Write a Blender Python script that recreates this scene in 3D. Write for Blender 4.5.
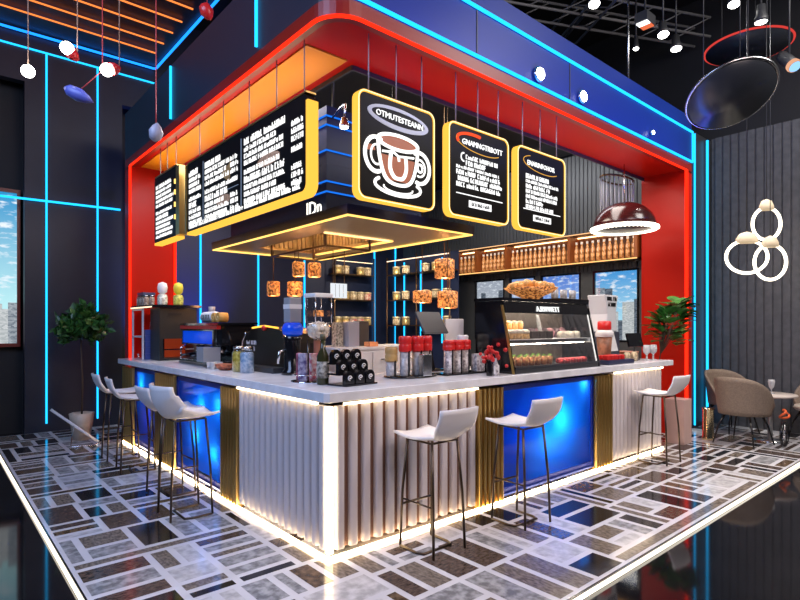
import bpy, bmesh, math, random
from mathutils import Vector, Matrix
random.seed(7)
R = math.radians
sc = bpy.context.scene
for o in list(bpy.data.objects): bpy.data.objects.remove(o)
C = sc.collection

# ------------------------------------------------------------------ camera, world, lights, exposure
cam = bpy.data.objects.new('camera', bpy.data.cameras.new('camera'))
C.objects.link(cam)
cam.location = (-2.013, -3.013, 1.53)
cam.rotation_euler = (R(90), 0, R(-41.07))
cam.data.sensor_width = 36; cam.data.lens = 24.525; cam.data.shift_y = 0.0325
cam.data.clip_end = 100
sc.camera = cam
w = bpy.data.worlds.new('hall'); sc.world = w; w.use_nodes = True
w.node_tree.nodes['Background'].inputs[0].default_value = (0.35, 0.45, 0.7, 1)
w.node_tree.nodes['Background'].inputs[1].default_value = 0.05
sc.view_settings.view_transform = 'Standard'; sc.view_settings.look = 'None'
sc.view_settings.exposure = 0.15; sc.view_settings.gamma = 1.0
sc.view_settings.use_curve_mapping = False

def lamp(name, kind, loc, energy, col=(1, 1, 1), size=0.1, target=None, spot=60, blend=0.5, parent=None, sy=None):
    l = bpy.data.lights.new(name, kind); l.energy = energy; l.color = col
    if kind == 'AREA':
        l.size = size
        if sy: l.shape = 'RECTANGLE'; l.size_y = sy
    elif kind == 'SPOT':
        l.spot_size = R(spot); l.spot_blend = blend; l.shadow_soft_size = size
    else: l.shadow_soft_size = size
    o = bpy.data.objects.new(name, l); C.objects.link(o); o.location = loc
    if target is not None:
        d = Vector(target) - Vector(loc)
        if Vector((d.x, d.y)).length < 0.2*abs(d.z): o.rotation_euler = (0, 0, 0) if d.z < 0 else (math.pi, 0, 0)
        else: o.rotation_euler = d.to_track_quat('-Z', 'Y').to_euler()
    if parent: o.parent = parent
    return o

# added soft fill high above the visitor's side of the stand, no fixtures built
lamp('hall_fill', 'AREA', (-3.6, 0.2, 5.0), 250, (0.44, 0.60, 1.0), 3.0, (0.2, 1.8, 0.3))
lamp('hall_fill', 'AREA', (1.0, -4.4, 5.0), 180, (1.0, 0.80, 0.76), 3.0, (2.0, 0.3, 0.3))
lamp('hall_fill', 'AREA', (5.0, -3.6, 5.8), 190, (1.0, 0.95, 0.9), 2.0, (6.4, 0.0, 0.8))
lamp('kiosk_fill', 'AREA', (2.6, 2.4, 4.2), 120, (1.0, 0.86, 0.7), 1.6, (2.6, 2.4, 0))  # added fill under the roof, brightens the kiosk interior
lamp('kiosk_fill', 'AREA', (5.2, 2.4, 4.25), 30, (0.95, 0.95, 1.0), 2.5, (6.1, 2.4, 3.2), sy=0.4)  # added fill to lift the slatted back wall
lamp('kiosk_fill', 'AREA', (0.55, 2.6, 3.6), 45, (0.9, 0.92, 1.0), 0.4, (0.45, 2.6, 1.0), sy=3.0)  # unseen fill over the left wing
lamp('kiosk_fill', 'AREA', (3.2, 0.6, 3.6), 50, (1.0, 0.92, 0.85), 3.4, (3.2, 0.4, 1.0), sy=0.4)  # unseen fill over the right wing
lamp('shelf_fill', 'SPOT', (4.5, 4.3, 3.4), 130, (1.0, 0.85, 0.62), 0.08, (4.75, 6.1, 2.0), 75, 0.7)  # added without a fixture to brighten the tins on the back wall
lamp('shelf_fill', 'SPOT', (3.9, 4.2, 3.4), 110, (1.0, 0.85, 0.62), 0.08, (5.4, 4.8, 2.1), 75, 0.7)  # second added lamp, brightens the side shelving
lamp('soffit_fill', 'AREA', (0.32, 2.6, 3.32), 14, (1.0, 0.72, 0.4), 0.15, (0.32, 2.6, 3.7), sy=3.8)  # added upward fill hidden behind the menu board, warms the soffit
lamp('soffit_fill', 'AREA', (3.0, 0.42, 3.30), 6, (1.0, 0.5, 0.4), 4.6, (3.0, 0.42, 3.7), sy=0.15)  # added upward fill above the posters, tints the right soffit
lamp('blue_wash', 'SPOT', (1.2, 5.6, 0.5), 900, (0.02, 0.14, 1.0), 0.1, (1.2, 6.3, 1.6), 75, 1.0)
lamp('blue_wash', 'AREA', (3.0, -0.5, 3.3), 28, (0.03, 0.15, 1.0), 5.0, (3.0, 0.08, 4.2), sy=0.2)  # added blue fill in front of the fascia, no fixture built

# ------------------------------------------------------------------ materials
_m = {}
def mat(name, col=(0.5,)*3, rough=0.5, metal=0.0, emit=None, es=0.0, trans=0.0, noise=0.0, nscale=20, alpha=1.0, coat=0.0, stretch=None, col2=None, spec=None, bump=0.0, etex=False):
    if name in _m: return _m[name]
    m = bpy.data.materials.new(name); m.use_nodes = True; nt = m.node_tree; b = nt.nodes['Principled BSDF']
    b.inputs['Base Color'].default_value = (*col, 1); b.inputs['Roughness'].default_value = rough
    b.inputs['Metallic'].default_value = metal
    if spec is not None: b.inputs['Specular IOR Level'].default_value = spec
    if emit:
        b.inputs['Emission Color'].default_value = (*emit, 1); b.inputs['Emission Strength'].default_value = es
    if trans: b.inputs['Transmission Weight'].default_value = trans
    if coat: b.inputs['Coat Weight'].default_value = coat
    b.inputs['Alpha'].default_value = alpha
    if noise or col2 or bump:
        tc = nt.nodes.new('ShaderNodeTexCoord'); n = nt.nodes.new('ShaderNodeTexNoise'); n.inputs['Scale'].default_value = nscale
        n.inputs['Detail'].default_value = 6
        mp = nt.nodes.new('ShaderNodeMapping')
        if stretch: mp.inputs['Scale'].default_value = stretch
        nt.links.new(tc.outputs['Object'], mp.inputs[0]); nt.links.new(mp.outputs[0], n.inputs['Vector'])
        if noise or col2:
            r = nt.nodes.new('ShaderNodeValToRGB')
            c2 = col2 or tuple(min(1, c * (1 + noise)) for c in col)
            c1 = col if col2 else tuple(c * (1 - noise) for c in col)
            r.color_ramp.elements[0].position = 0.38; r.color_ramp.elements[1].position = 0.64
            r.color_ramp.elements[0].color = (*c1, 1); r.color_ramp.elements[1].color = (*c2, 1)
            nt.links.new(n.outputs['Fac'], r.inputs[0]); nt.links.new(r.outputs[0], b.inputs['Base Color'])
            if etex: nt.links.new(r.outputs[0], b.inputs['Emission Color'])
        if bump:
            bp = nt.nodes.new('ShaderNodeBump'); bp.inputs['Strength'].default_value = bump; bp.inputs['Distance'].default_value = 0.02
            nt.links.new(n.outputs['Fac'], bp.inputs['Height']); nt.links.new(bp.outputs[0], b.inputs['Normal'])
    _m[name] = m
    return m

def glow(name, col, s):
    if name in _m: return _m[name]
    m = bpy.data.materials.new(name); m.use_nodes = True; nt = m.node_tree; nt.nodes.clear()
    e = nt.nodes.new('ShaderNodeEmission'); e.inputs[0].default_value = (*col, 1); e.inputs[1].default_value = s
    o = nt.nodes.new('ShaderNodeOutputMaterial'); nt.links.new(e.outputs[0], o.inputs[0])
    _m[name] = m
    return m

def glassy(name, tint=(1, 1, 1), f=0.12):
    """thin clear glass: mostly see-through, with a mirror share"""
    if name in _m: return _m[name]
    m = bpy.data.materials.new(name); m.use_nodes = True; nt = m.node_tree; nt.nodes.clear()
    t = nt.nodes.new('ShaderNodeBsdfTransparent'); t.inputs[0].default_value = (*tint, 1)
    g = nt.nodes.new('ShaderNodeBsdfGlossy'); g.inputs['Roughness'].default_value = 0.03
    lw = nt.nodes.new('ShaderNodeLayerWeight'); lw.inputs[0].default_value = f * 2.2
    mx = nt.nodes.new('ShaderNodeMixShader'); o = nt.nodes.new('ShaderNodeOutputMaterial')
    nt.links.new(lw.outputs['Facing'], mx.inputs[0]); nt.links.new(t.outputs[0], mx.inputs[1]); nt.links.new(g.outputs[0], mx.inputs[2])
    nt.links.new(mx.outputs[0], o.inputs[0])
    _m[name] = m
    return m

def acrylic(name, col):
    """blue diffusing acrylic sheet, lit from behind by the lamps in its box"""
    if name in _m: return _m[name]
    m = bpy.data.materials.new(name); m.use_nodes = True; nt = m.node_tree; nt.nodes.clear()
    t = nt.nodes.new('ShaderNodeBsdfTranslucent'); t.inputs[0].default_value = (*col, 1)
    g = nt.nodes.new('ShaderNodeBsdfGlossy'); g.inputs['Roughness'].default_value = 0.08
    f = nt.nodes.new('ShaderNodeFresnel'); mx = nt.nodes.new('ShaderNodeMixShader'); o = nt.nodes.new('ShaderNodeOutputMaterial')
    nt.links.new(f.outputs[0], mx.inputs[0]); nt.links.new(t.outputs[0], mx.inputs[1]); nt.links.new(g.outputs[0], mx.inputs[2])
    nt.links.new(mx.outputs[0], o.inputs[0])
    _m[name] = m
    return m

navy = mat('navy_panel', (0.013, 0.018, 0.034), 0.4, noise=0.08, nscale=3)
black = mat('matt_black', (0.006, 0.006, 0.008), 0.6)
gloss = mat('gloss_black', (0.008, 0.008, 0.010), 0.12)
dgrey = mat('dark_grey', (0.035, 0.037, 0.042), 0.45)
slatg = mat('slat_grey', (0.075, 0.078, 0.088), 0.55, noise=0.15, nscale=12)
steel = mat('steel', (0.55, 0.56, 0.58), 0.25, 1.0)
chrome = mat('chrome', (0.8, 0.8, 0.82), 0.08, 1.0)
bronze = mat('bronze', (0.16, 0.09, 0.045), 0.35, 0.9)
bronzeleg = mat('stool_bronze', (0.10, 0.07, 0.05), 0.3, 0.9)
gold = mat('gold', (0.62, 0.42, 0.14), 0.28, 0.9)
red = mat('red_panel', (0.46, 0.008, 0.0015), 0.35, spec=0.2)
redc = mat('red_cap', (0.62, 0.02, 0.02), 0.3)
orange = mat('amber_panel', (0.78, 0.30, 0.015), 0.3)
white = mat('white_plastic', (0.80, 0.78, 0.80), 0.35)
offw = mat('white_slat', (0.64, 0.59, 0.61), 0.45)
marble = mat('white_marble', (0.80, 0.81, 0.86), 0.18, noise=0.08, nscale=6)
bluef = mat('blue_fascia', (0.006, 0.03, 0.22), 0.4, spec=0.25)
cyan = glow('cyan_tube', (0.015, 0.46, 1.0), 1.9)
bluen = glow('blue_tube', (0.01, 0.22, 1.0), 2.2)
redn = glow('red_tube', (1.0, 0.022, 0.006), 1.8)
orn = glow('orange_tube', (1.0, 0.24, 0.05), 1.3)
warm = glow('warm_tube', (1.0, 0.58, 0.13), 2.0)
warmw = glow('warm_white', (1.0, 0.76, 0.46), 9.0)
warmb = glow('warm_base', (1.0, 0.74, 0.42), 22.0)
edgew = glow('edge_white', (1.0, 0.9, 0.74), 3.0)
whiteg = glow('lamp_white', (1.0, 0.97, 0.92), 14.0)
ringw = glow('ring_white', (1.0, 0.90, 0.72), 3.5)
letter = glow('letter_white', (1, 1, 1), 1.3)
paper = mat('paper', (0.75, 0.75, 0.77), 0.6)
leafm = mat('leaf_green', (0.03, 0.11, 0.02), 0.4, noise=0.5, nscale=15)
leafd = mat('leaf_dark', (0.045, 0.19, 0.035), 0.4, noise=0.5, nscale=15)
stemm = mat('stem_brown', (0.06, 0.04, 0.025), 0.7)
glass = glassy('clear_glass')
amberg = mat('amber_glass', (0.25, 0.07, 0.015), 0.12, emit=(1.0, 0.3, 0.07), es=0.55, col2=(0.75, 0.38, 0.14), nscale=18, etex=True)  # self-glow lightens the bottles, shelf light put into the glass
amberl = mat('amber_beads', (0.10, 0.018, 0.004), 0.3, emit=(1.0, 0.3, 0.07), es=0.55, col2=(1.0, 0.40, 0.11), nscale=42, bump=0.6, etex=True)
tan = mat('tan_fabric', (0.22, 0.165, 0.125), 0.8, noise=0.12, nscale=60)

# ------------------------------------------------------------------ mesh helpers
class MB:
    def __init__(s): s.v = []; s.f = []; s.mi = []; s.m = 0; s.M = None; s.sm = []
    def _a(s, vs, fs, smooth=False):
        b = len(s.v)
        s.v += [tuple(s.M @ Vector(p)) if s.M is not None else tuple(p) for p in vs]
        for f in fs:
            s.f.append([b + i for i in f]); s.mi.append(s.m); s.sm.append(smooth)
        return s
    def box(s, x0, x1, y0, y1, z0, z1):
        return s._a([(x0,y0,z0),(x1,y0,z0),(x1,y1,z0),(x0,y1,z0),(x0,y0,z1),(x1,y0,z1),(x1,y1,z1),(x0,y1,z1)],
                    [(0,3,2,1),(4,5,6,7),(0,1,5,4),(1,2,6,5),(2,3,7,6),(3,0,4,7)])
    def ext(s, pts, vec):
        n = len(pts); v = Vector(vec); q = [tuple(Vector(p) + v) for p in pts]
        return s._a(list(pts) + q, [tuple(range(n))[::-1], tuple(range(n, 2*n))] + [(i, (i+1) % n, n+(i+1) % n, n+i) for i in range(n)])
    def lathe(s, prof, c=(0,0,0), n=20, sx=1, sy=1):
        vs = [(c[0]+r*sx*math.cos(2*math.pi*k/n), c[1]+r*sy*math.sin(2*math.pi*k/n), c[2]+z) for r, z in prof for k in range(n)]
        fs = [(i*n+k, i*n+(k+1) % n, (i+1)*n+(k+1) % n, (i+1)*n+k) for i in range(len(prof)-1) for k in range(n)]
        s._a(vs, fs, True)
        b = len(s.v) - n*len(prof)
        if prof[0][0] > 1e-4: s.f.append([b+k for k in range(n)][::-1]); s.mi.append(s.m); s.sm.append(False)
        if prof[-1][0] > 1e-4: s.f.append([b+(len(prof)-1)*n+k for k in range(n)]); s.mi.append(s.m); s.sm.append(False)
        return s
    def cyl(s, p0, p1, r0, r1=None, n=12):
        return s.tube([p0, p1], [r0, r0 if r1 is None else r1], n)
    def tube(s, pts, r, n=8, closed=False):
        P = [Vector(p) for p in pts]; k = len(P); rs = r if isinstance(r, (list, tuple)) else [r]*k
        vs = []; up = None
        for i in range(k):
            a = P[(i-1) % k] if (closed or i) else P[i]; b = P[(i+1) % k] if (closed or i < k-1) else P[i]
            t = (b - a).normalized()
            if up is None:
                up = t.orthogonal().normalized()
            else:
                up = up - t * up.dot(t)
                up = up.normalized() if up.length > 1e-6 else t.orthogonal().normalized()
            w_ = t.cross(up)
            vs += [tuple(P[i] + (up*math.cos(2*math.pi*j/n) + w_*math.sin(2*math.pi*j/n))*rs[i]) for j in range(n)]
        seg = k if closed else k-1
        fs = [(i*n+j, i*n+(j+1) % n, ((i+1) % k)*n+(j+1) % n, ((i+1) % k)*n+j) for i in range(seg) for j in range(n)]
        s._a(vs, fs, True)
        if not closed:
            b = len(s.v)-k*n
            s.f.append([b+j for j in range(n)][::-1]); s.f.append([b+(k-1)*n+j for j in range(n)])
            s.mi += [s.m]*2; s.sm += [False]*2
        return s
    def ball(s, c, r, sx=1, sy=1, sz=1, n=14):
        h = n//2
        return s.lathe([(max(1e-5, r*math.sin(math.pi*i/h)), -r*math.cos(math.pi*i/h)*sz) for i in range(h+1)], c, n, sx, sy)
    def ribbon(s, A, B, z0, z1):
        """solid between two paths (lists of (x,y) of equal length), from z0 to z1"""
        n = len(A); vs = []
        for (a, b) in zip(A, B): vs += [(a[0],a[1],z0),(b[0],b[1],z0),(b[0],b[1],z1),(a[0],a[1],z1)]
        fs = []
        for i in range(n-1):
            for j in range(4): fs.append((4*i+j, 4*i+4+j, 4*i+4+(j+1) % 4, 4*i+(j+1) % 4))
        fs += [(0,1,2,3), tuple(4*(n-1)+j for j in (3,2,1,0))]
        return s._a(vs, fs)
    def grid(s, fn, nu, nv):
        vs = [fn(i/nu, j/nv) for i in range(nu+1) for j in range(nv+1)]
        return s._a(vs, [(i*(nv+1)+j, (i+1)*(nv+1)+j, (i+1)*(nv+1)+j+1, i*(nv+1)+j+1) for i in range(nu) for j in range(nv)], True)
    def build(s, name, m, parent=None, bevel=0, solid=0, sub=0):
        me = bpy.data.meshes.new(name); me.from_pydata(s.v, [], s.f)
        for x in (m if isinstance(m, (list, tuple)) else [m]): me.materials.append(x)
        for i, p in enumerate(me.polygons): p.material_index = s.mi[i]; p.use_smooth = s.sm[i]
        bm = bmesh.new(); bm.from_mesh(me); bmesh.ops.recalc_face_normals(bm, faces=bm.faces); bm.to_mesh(me); bm.free()
        o = bpy.data.objects.new(name, me); C.objects.link(o)
        if solid:
            md = o.modifiers.new('solid', 'SOLIDIFY'); md.thickness = solid; md.offset = 0
        if sub:
            md = o.modifiers.new('sub', 'SUBSURF'); md.levels = sub; md.render_levels = sub
        if bevel:
            md = o.modifiers.new('bevel', 'BEVEL'); md.width = bevel; md.segments = 2; md.limit_method = 'ANGLE'; md.angle_limit = R(50)
        if parent: o.parent = parent
        return o

def tag(o, label, cat, group=None, loc=None, rz=None, kind=None):
    o['label'] = label; o['category'] = cat
    if group: o['group'] = group
    if kind: o['kind'] = kind
    if loc is not None: o.location = loc
    if rz is not None: o.rotation_euler = (0, 0, rz)
    return o
def thing(name, label, cat, loc=(0,0,0), rz=0, group=None):
    o = bpy.data.objects.new(name, None); C.objects.link(o); o.empty_display_size = 0.05
    return tag(o, label, cat, group, loc, rz)
def struct(name, mb, m, **k):
    o = mb.build(name, m, **k); o['kind'] = 'structure'; return o
def dup(root, loc, rz=None, label=None, group=None):
    r = root.copy(); C.objects.link(r); r.location = loc
    if rz is not None: r.rotation_euler = (0, 0, rz)
    if label: r['label'] = label
    if group: r['group'] = group
    for ch in list(root.children):
        c = ch.copy(); C.objects.link(c); c.parent = r
        for g in list(ch.children):
            d = g.copy(); C.objects.link(d); d.parent = c
    return r
def wordmesh(body, size, depth=0.004):
    cu = bpy.data.curves.new('word', 'FONT'); cu.body = body; cu.size = size; cu.extrude = depth; cu.resolution_u = 2
    o = bpy.data.objects.new('word', cu); C.objects.link(o)
    me = bpy.data.meshes.new_from_object(o.evaluated_get(bpy.context.evaluated_depsgraph_get()))
    bpy.data.objects.remove(o); bpy.data.curves.remove(cu)
    return me
def add_word(mb, body, size, M, bold=0):
    me = wordmesh(body, size)
    old = mb.M; mb.M = M
    xs = [v.co.x for v in me.vertices]; wd = max(xs) - min(xs)
    mb._a([tuple(v.co) for v in me.vertices], [tuple(p.vertices) for p in me.polygons])
    mb.M = old
    bpy.data.meshes.remove(me)
    return wd
def face_matrix(origin, u, up, n):
    """local (x along u, y along up, z along n) -> world"""
    return Matrix(((u[0], up[0], n[0], origin[0]), (u[1], up[1], n[1], origin[1]), (u[2], up[2], n[2], origin[2]), (0, 0, 0, 1)))
def scrawl(mb, x0, x1, y, h, rnd, z=0.003, fill=0.9):
    """one line of blurred, letter-like marks"""
    x = x0
    while x < x1 - 0.4*h:
        for _ in range(rnd.randint(3, 8)):
            if x > x1 - 0.4*h: break
            wd = h*rnd.uniform(0.45, 0.7); t = h*0.2
            k = rnd.random()
            mb.box(x, x+t, y, y+h*rnd.choice((1, 1, 0.75)), 0, z)
            if k < 0.75: mb.box(x+wd-t, x+wd, y, y+h*rnd.choice((1, 0.8, 0.6)), 0, z)
            for yy in rnd.sample((0, 0.4, 0.8), rnd.choice((1, 2, 2))): mb.box(x+t*0.7, x+wd-t*0.7, y+h*yy, y+h*yy+t, 0, z)
            x += wd + h*0.16
        x += h*0.35
def smooth(pts, k=6):
    P = [Vector(p) for p in pts]; out = []
    for i in range(len(P)-1):
        a = P[max(i-1, 0)]; b = P[i]; c = P[i+1]; d = P[min(i+2, len(P)-1)]
        for q in range(k):
            t = q/k; out.append(tuple(0.5*((2*b)+(c-a)*t+(2*a-5*b+4*c-d)*t*t+(3*b-a-3*c+d)*t**3)))
    return out + [tuple(P[-1])]
def rrect(x0, x1, y0, y1, r, k=5):
    pts = []
    for cx, cy, a in ((x1-r, y0+r, -90), (x1-r, y1-r, 0), (x0+r, y1-r, 90), (x0+r, y0+r, 180)):
        for i in range(k+1):
            t = R(a + 90*i/k); pts.append((cx + r*math.cos(t), cy + r*math.sin(t)))
    return pts
def ring(mb, A, B, z0, z1):
    """closed frame between two outlines of equal length, in local xy, z0..z1"""
    n = len(A); vs = []
    for (a, b) in zip(A, B): vs += [(a[0],a[1],z0),(b[0],b[1],z0),(b[0],b[1],z1),(a[0],a[1],z1)]
    mb._a(vs, [(4*i+j, 4*((i+1) % n)+j, 4*((i+1) % n)+(j+1) % 4, 4*i+(j+1) % 4) for i in range(n) for j in range(4)])

# ------------------------------------------------------------------ floors
struct('floor', MB().box(-9, 9, -9, 8, -0.16, -0.035), mat('dark_floor', (0.008, 0.008, 0.010), 0.06, noise=0.2, nscale=3))
PX0, PX1, PY0, PY1 = -1.34, 7.34, -1.34, 6.28
tiles = [mat('tile_white', (0.74, 0.73, 0.76), 0.12, noise=0.06, nscale=4),
         mat('tile_brown', (0.10, 0.07, 0.056), 0.13, noise=0.45, nscale=26, stretch=(1, 2.2, 1)),
         mat('tile_taupe', (0.20, 0.165, 0.135), 0.13, noise=0.4, nscale=24, stretch=(2.2, 1, 1)),
         mat('tile_grey', (0.33, 0.33, 0.34), 0.12, noise=0.4, nscale=18),
         mat('tile_dark', (0.022, 0.021, 0.023), 0.10, noise=0.5, nscale=14),
         mat('tile_pale', (0.58, 0.57, 0.58), 0.12, noise=0.22, nscale=14),
         mat('tile_umber', (0.13, 0.085, 0.05), 0.13, noise=0.5, nscale=20)]
fl = MB(); fl.m = 4; fl.box(PX0, PX1, PY0, PY1, -0.034, -0.001); fl.m = 0; fl.box(PX0+.012, PX1, PY0+.012, PY1, -0.0009, 0)
fr = random.Random(21)
def leaf(x0, x1, y0, y1):
    g = 0.023
    fl.m = fr.choice((1, 1, 2, 2, 2, 3, 3, 4, 4, 5, 5, 6))
    a, b, c, d = x0+g, x1-g, y0+g, y1-g
    if b-a > 0.015 and d-c > 0.015:
        fl._a([(a,c,.001),(b,c,.001),(b,d,.001),(a,d,.001)], [(0,1,2,3)])
def split(x0, x1, y0, y1):
    wx, wy = x1-x0, y1-y0
    if max(wx, wy) < 0.60 and min(wx, wy) < 0.30 or wx*wy < 0.04:
        k = fr.random()
        if k < 0.16 and min(wx, wy) > 0.26:
            n = 3
            for i in range(n):
                if wx > wy: leaf(x0, x1, y0+wy*i/n, y0+wy*(i+1)/n)
                else: leaf(x0+wx*i/n, x0+wx*(i+1)/n, y0, y1)
        elif k < 0.42 and min(wx, wy) > 0.22:
            e = 0.11; side = fr.random() < 0.5
            if wx > wy:
                leaf(x0, x1, *((y0, y0+e) if side else (y1-e, y1))); leaf(x0, x1, *((y0+e, y1) if side else (y0, y1-e)))
            else:
                leaf(*((x0, x0+e) if side else (x1-e, x1)), y0, y1); leaf(*((x0+e, x1) if side else (x0, x1-e)), y0, y1)
        else: leaf(x0, x1, y0, y1)
        return
    alongx = (wx > wy) if abs(wx-wy) > 0.25*max(wx, wy) else fr.random() < 0.5
    if fr.random() < 0.2 and min(wx, wy) > 0.5:
        e = 0.12
        if alongx: leaf(x0, x0+e, y0, y1); split(x0+e, x1, y0, y1)
        else: leaf(x0, x1, y0, y0+e); split(x0, x1, y0+e, y1)
        return
    t = fr.uniform(0.36, 0.64)
    if alongx: split(x0, x0+wx*t, y0, y1); split(x0+wx*t, x1, y0, y1)
    else: split(x0, x1, y0, y0+wy*t); split(x0, x1, y0+wy*t, y1)
split(PX0+.015, PX1, PY0+.015, PY1)
struct('floor_patterned', fl, tiles)
tag(MB().box(PX0-.012, PX0-.001, PY0-.012, PY1, -0.030, -0.010).build('edge_light_strip', edgew), 'thin white light strip along the left edge of the patterned platform', 'light strip')
tag(MB().box(PX0-.001, PX1, PY0-.012, PY0-.001, -0.030, -0.010).build('edge_light_strip', edgew), 'thin white light strip along the right front edge of the patterned platform', 'light strip')

# ------------------------------------------------------------------ walls and ceilings
wl = MB()
wl.box(-0.95, 0.32, 6.3, 6.45, -0.06, 5.0)
wl.box(-6, 1.0, 6.3, 6.45, 5.0, 5.9)
struct('wall_left', wl, navy)
struct('wall_recess', MB().box(-6, 1.0, 6.7, 6.8, -0.035, 5.9), black)
wb = MB(); wb.box(1.0, 8, 6.3, 6.45, -0.035, 6.6)
struct('wall_back', wb, mat('back_navy', (0.008, 0.013, 0.04), 0.4))
wr = MB(); wr.box(7.37, 7.5, -8, 0.25, -0.06, 4.48)
y = 0.2
while y > -8:
    wr.box(7.35, 7.37, y-0.10, y-0.012, -0.06, 4.48); y -= 0.112
struct('wall_right', wr, slatg)
struct('wall_column', MB().box(6.24, 7.36, 0.26, 0.5, -0.035, 4.45), dgrey)
struct('wall_far', MB().box(7.6, 7.7, -9, 8, -0.06, 7), black)
struct('ceiling', MB().box(-9, 9, -9, 8, 6.9, 7.0), black)
struct('ceiling_left', MB().box(-6, 0.84, -4, 6.3, 5.72, 5.86), mat('brown_ceiling', (0.05, 0.022, 0.016), 0.45))

def strip(name, p0, p1, m, label, r=0.014, group=None):
    return tag(MB().cyl(p0, p1, r, n=8).build(name, m), label, 'light strip', group)
for X, nm in ((-0.69, 'first'), (-0.03, 'second')):
    strip('neon_tube', (X, 6.28, 0.12), (X, 6.28, 5.46), cyan, 'vertical cyan light tube on the navy left wall, %s from the left' % nm, 0.013)
strip('neon_tube', (-3, 6.28, 5.47), (0.98, 6.28, 5.47), cyan, 'horizontal cyan light tube crossing the top of the navy left wall')
strip('neon_tube', (0.98, 6.27, 4.6), (0.98, 6.27, 5.47), cyan, 'short cyan light tube dropping behind the canopy at the top of the left wall', 0.02)
strip('neon_tube', (-3, 6.25, 3.30), (0.28, 6.25, 3.34), cyan, 'horizontal cyan light tube across the middle of the navy left wall', 0.016)
tag(MB().tube([(-3, 6.24, 5.66), (0.78, 6.24, 5.69), (0.80, 6.2, 5.69), (0.80, -3, 5.69)], 0.018).build('neon_tube', bluen), 'long blue light tube turning the corner of the brown ceiling', 'light strip')
for i, yy in enumerate((5.7, 5.33, 4.94, 4.57, 4.17, 3.78, 3.39)):
    strip('ceiling_light_strip', (-5, yy, 5.69), (0.64, yy, 5.69), orn, 'slim orange light strip on the brown ceiling', 0.012, 'orange strips on the brown ceiling')
for X, nm in ((1.55, 'first'), (2.62, 'second'), (3.6, 'third'), (5.35, 'fourth'), (5.95, 'fifth')):
    strip('neon_tube', (X, 6.28, 1.0), (X, 6.28, 3.5), cyan, 'vertical cyan light tube on the back wall behind the counter, %s from the left' % nm, 0.017)
strip('neon_tube', (6.65, 0.23, 0.05), (6.65, 0.23, 4.40), cyan, 'vertical cyan light tube beside the red right leg of the canopy', 0.014)
strip('neon_tube', (7.11, 0.22, 0.05), (7.11, 0.22, 4.40), cyan, 'vertical cyan light tube on the dark column near the grey slatted wall', 0.019)

# ------------------------------------------------------------------ canopy (red and blue portal over the counter)
cx, cy, XE, YE = 0.08, 0.08, 6.14, 5.20
def path(o, r=0.24, k=8):
    rr = max(r - o, 0.02); a = cx+o; b = cy+o
    pts = [(a, YE)]
    for i in range(k+1):
        t = R(180 + 90*i/k); pts.append((a+rr+rr*math.cos(t), b+rr+rr*math.sin(t)))
    pts.append((XE, b))
    return pts
can = thing('canopy', 'red and blue portal canopy with neon edges over the coffee counter', 'canopy')
q = path(0); q2 = path(0.05)
half = 5
MB().ribbon(q, q2, 3.68, 3.82).build('red_band', mat('red_dark', (0.26, 0.008, 0.003), 0.4), can)
MB().ribbon(q[:half+1], q2[:half+1], 3.82, 4.47).build('grey_fascia', mat('fascia_grey', (0.024, 0.028, 0.046), 0.4, spec=0.3), can)
MB().ribbon(q[half:], q2[half:], 3.82, 4.47).build('blue_fascia', bluef, can)
MB().ribbon(path(0.05), path(0.58), 3.70, 3.74).build('soffit', red, can)
MB().box(0.20, 0.58, 0.62, 4.88, 3.688, 3.70).build('amber_soffit_panel', orange, can)
MB().ribbon(path(0.58), path(0.60), 3.66, 4.3).build('inner_lip', dgrey, can)
MB().box(cx+.06, XE, cy+.4, YE, 4.40, 4.46).build('roof', black, can)
MB().box(cx, 0.66, 4.93, YE, 0.001, 3.70).build('leg', red, can)
MB().box(5.94, XE, cy, 0.70, 0.001, 3.70).build('leg', red, can)
def z3(p, z): return [(a, b, z) for a, b in p]
MB().tube(z3([(cx-.012, 4.91)] + path(-0.012)[1:-1] + [(5.93, cy-.012)], 3.69), 0.014).build('red_neon_tube', redn, can)
MB().cyl((cx-.012, 4.91, 0.02), (cx-.012, 4.91, 3.69), 0.016).build('red_neon_tube', redn, can)
MB().cyl((0.66, 4.91, 0.02), (0.66, 4.91, 3.68), 0.018).build('red_neon_tube', redn, can)
MB().cyl((5.93, cy-.012, 0.02), (5.93, cy-.012, 3.69), 0.022).build('red_neon_tube', redn, can)
MB().tube(z3(path(-0.012)[half:-1] + [(XE, cy-.012)], 3.84), 0.015).build('blue_neon_tube', cyan, can)
MB().tube(z3(path(-0.012)[half:-1] + [(XE, cy-.012)], 4.26), 0.015).build('blue_neon_tube', cyan, can)
MB().cyl((XE+.005, cy-.012, 3.84), (XE+.005, cy-.012, 4.26), 0.012).build('blue_neon_tube', cyan, can)
MB().cyl((cx-.012, 1.2, 3.86), (cx-.012, 1.2, 4.45), 0.014).build('blue_neon_tube', cyan, can)
MB().cyl((cx-.012, 3.3, 3.86), (cx-.012, 3.3, 4.45), 0.014).build('blue_neon_tube', cyan, can)
for X in (1.55, 3.0): MB().box(X, X+.012, cy-.006, cy+.01, 3.87, 4.24).build('panel_joint', dgrey, can)
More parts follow.
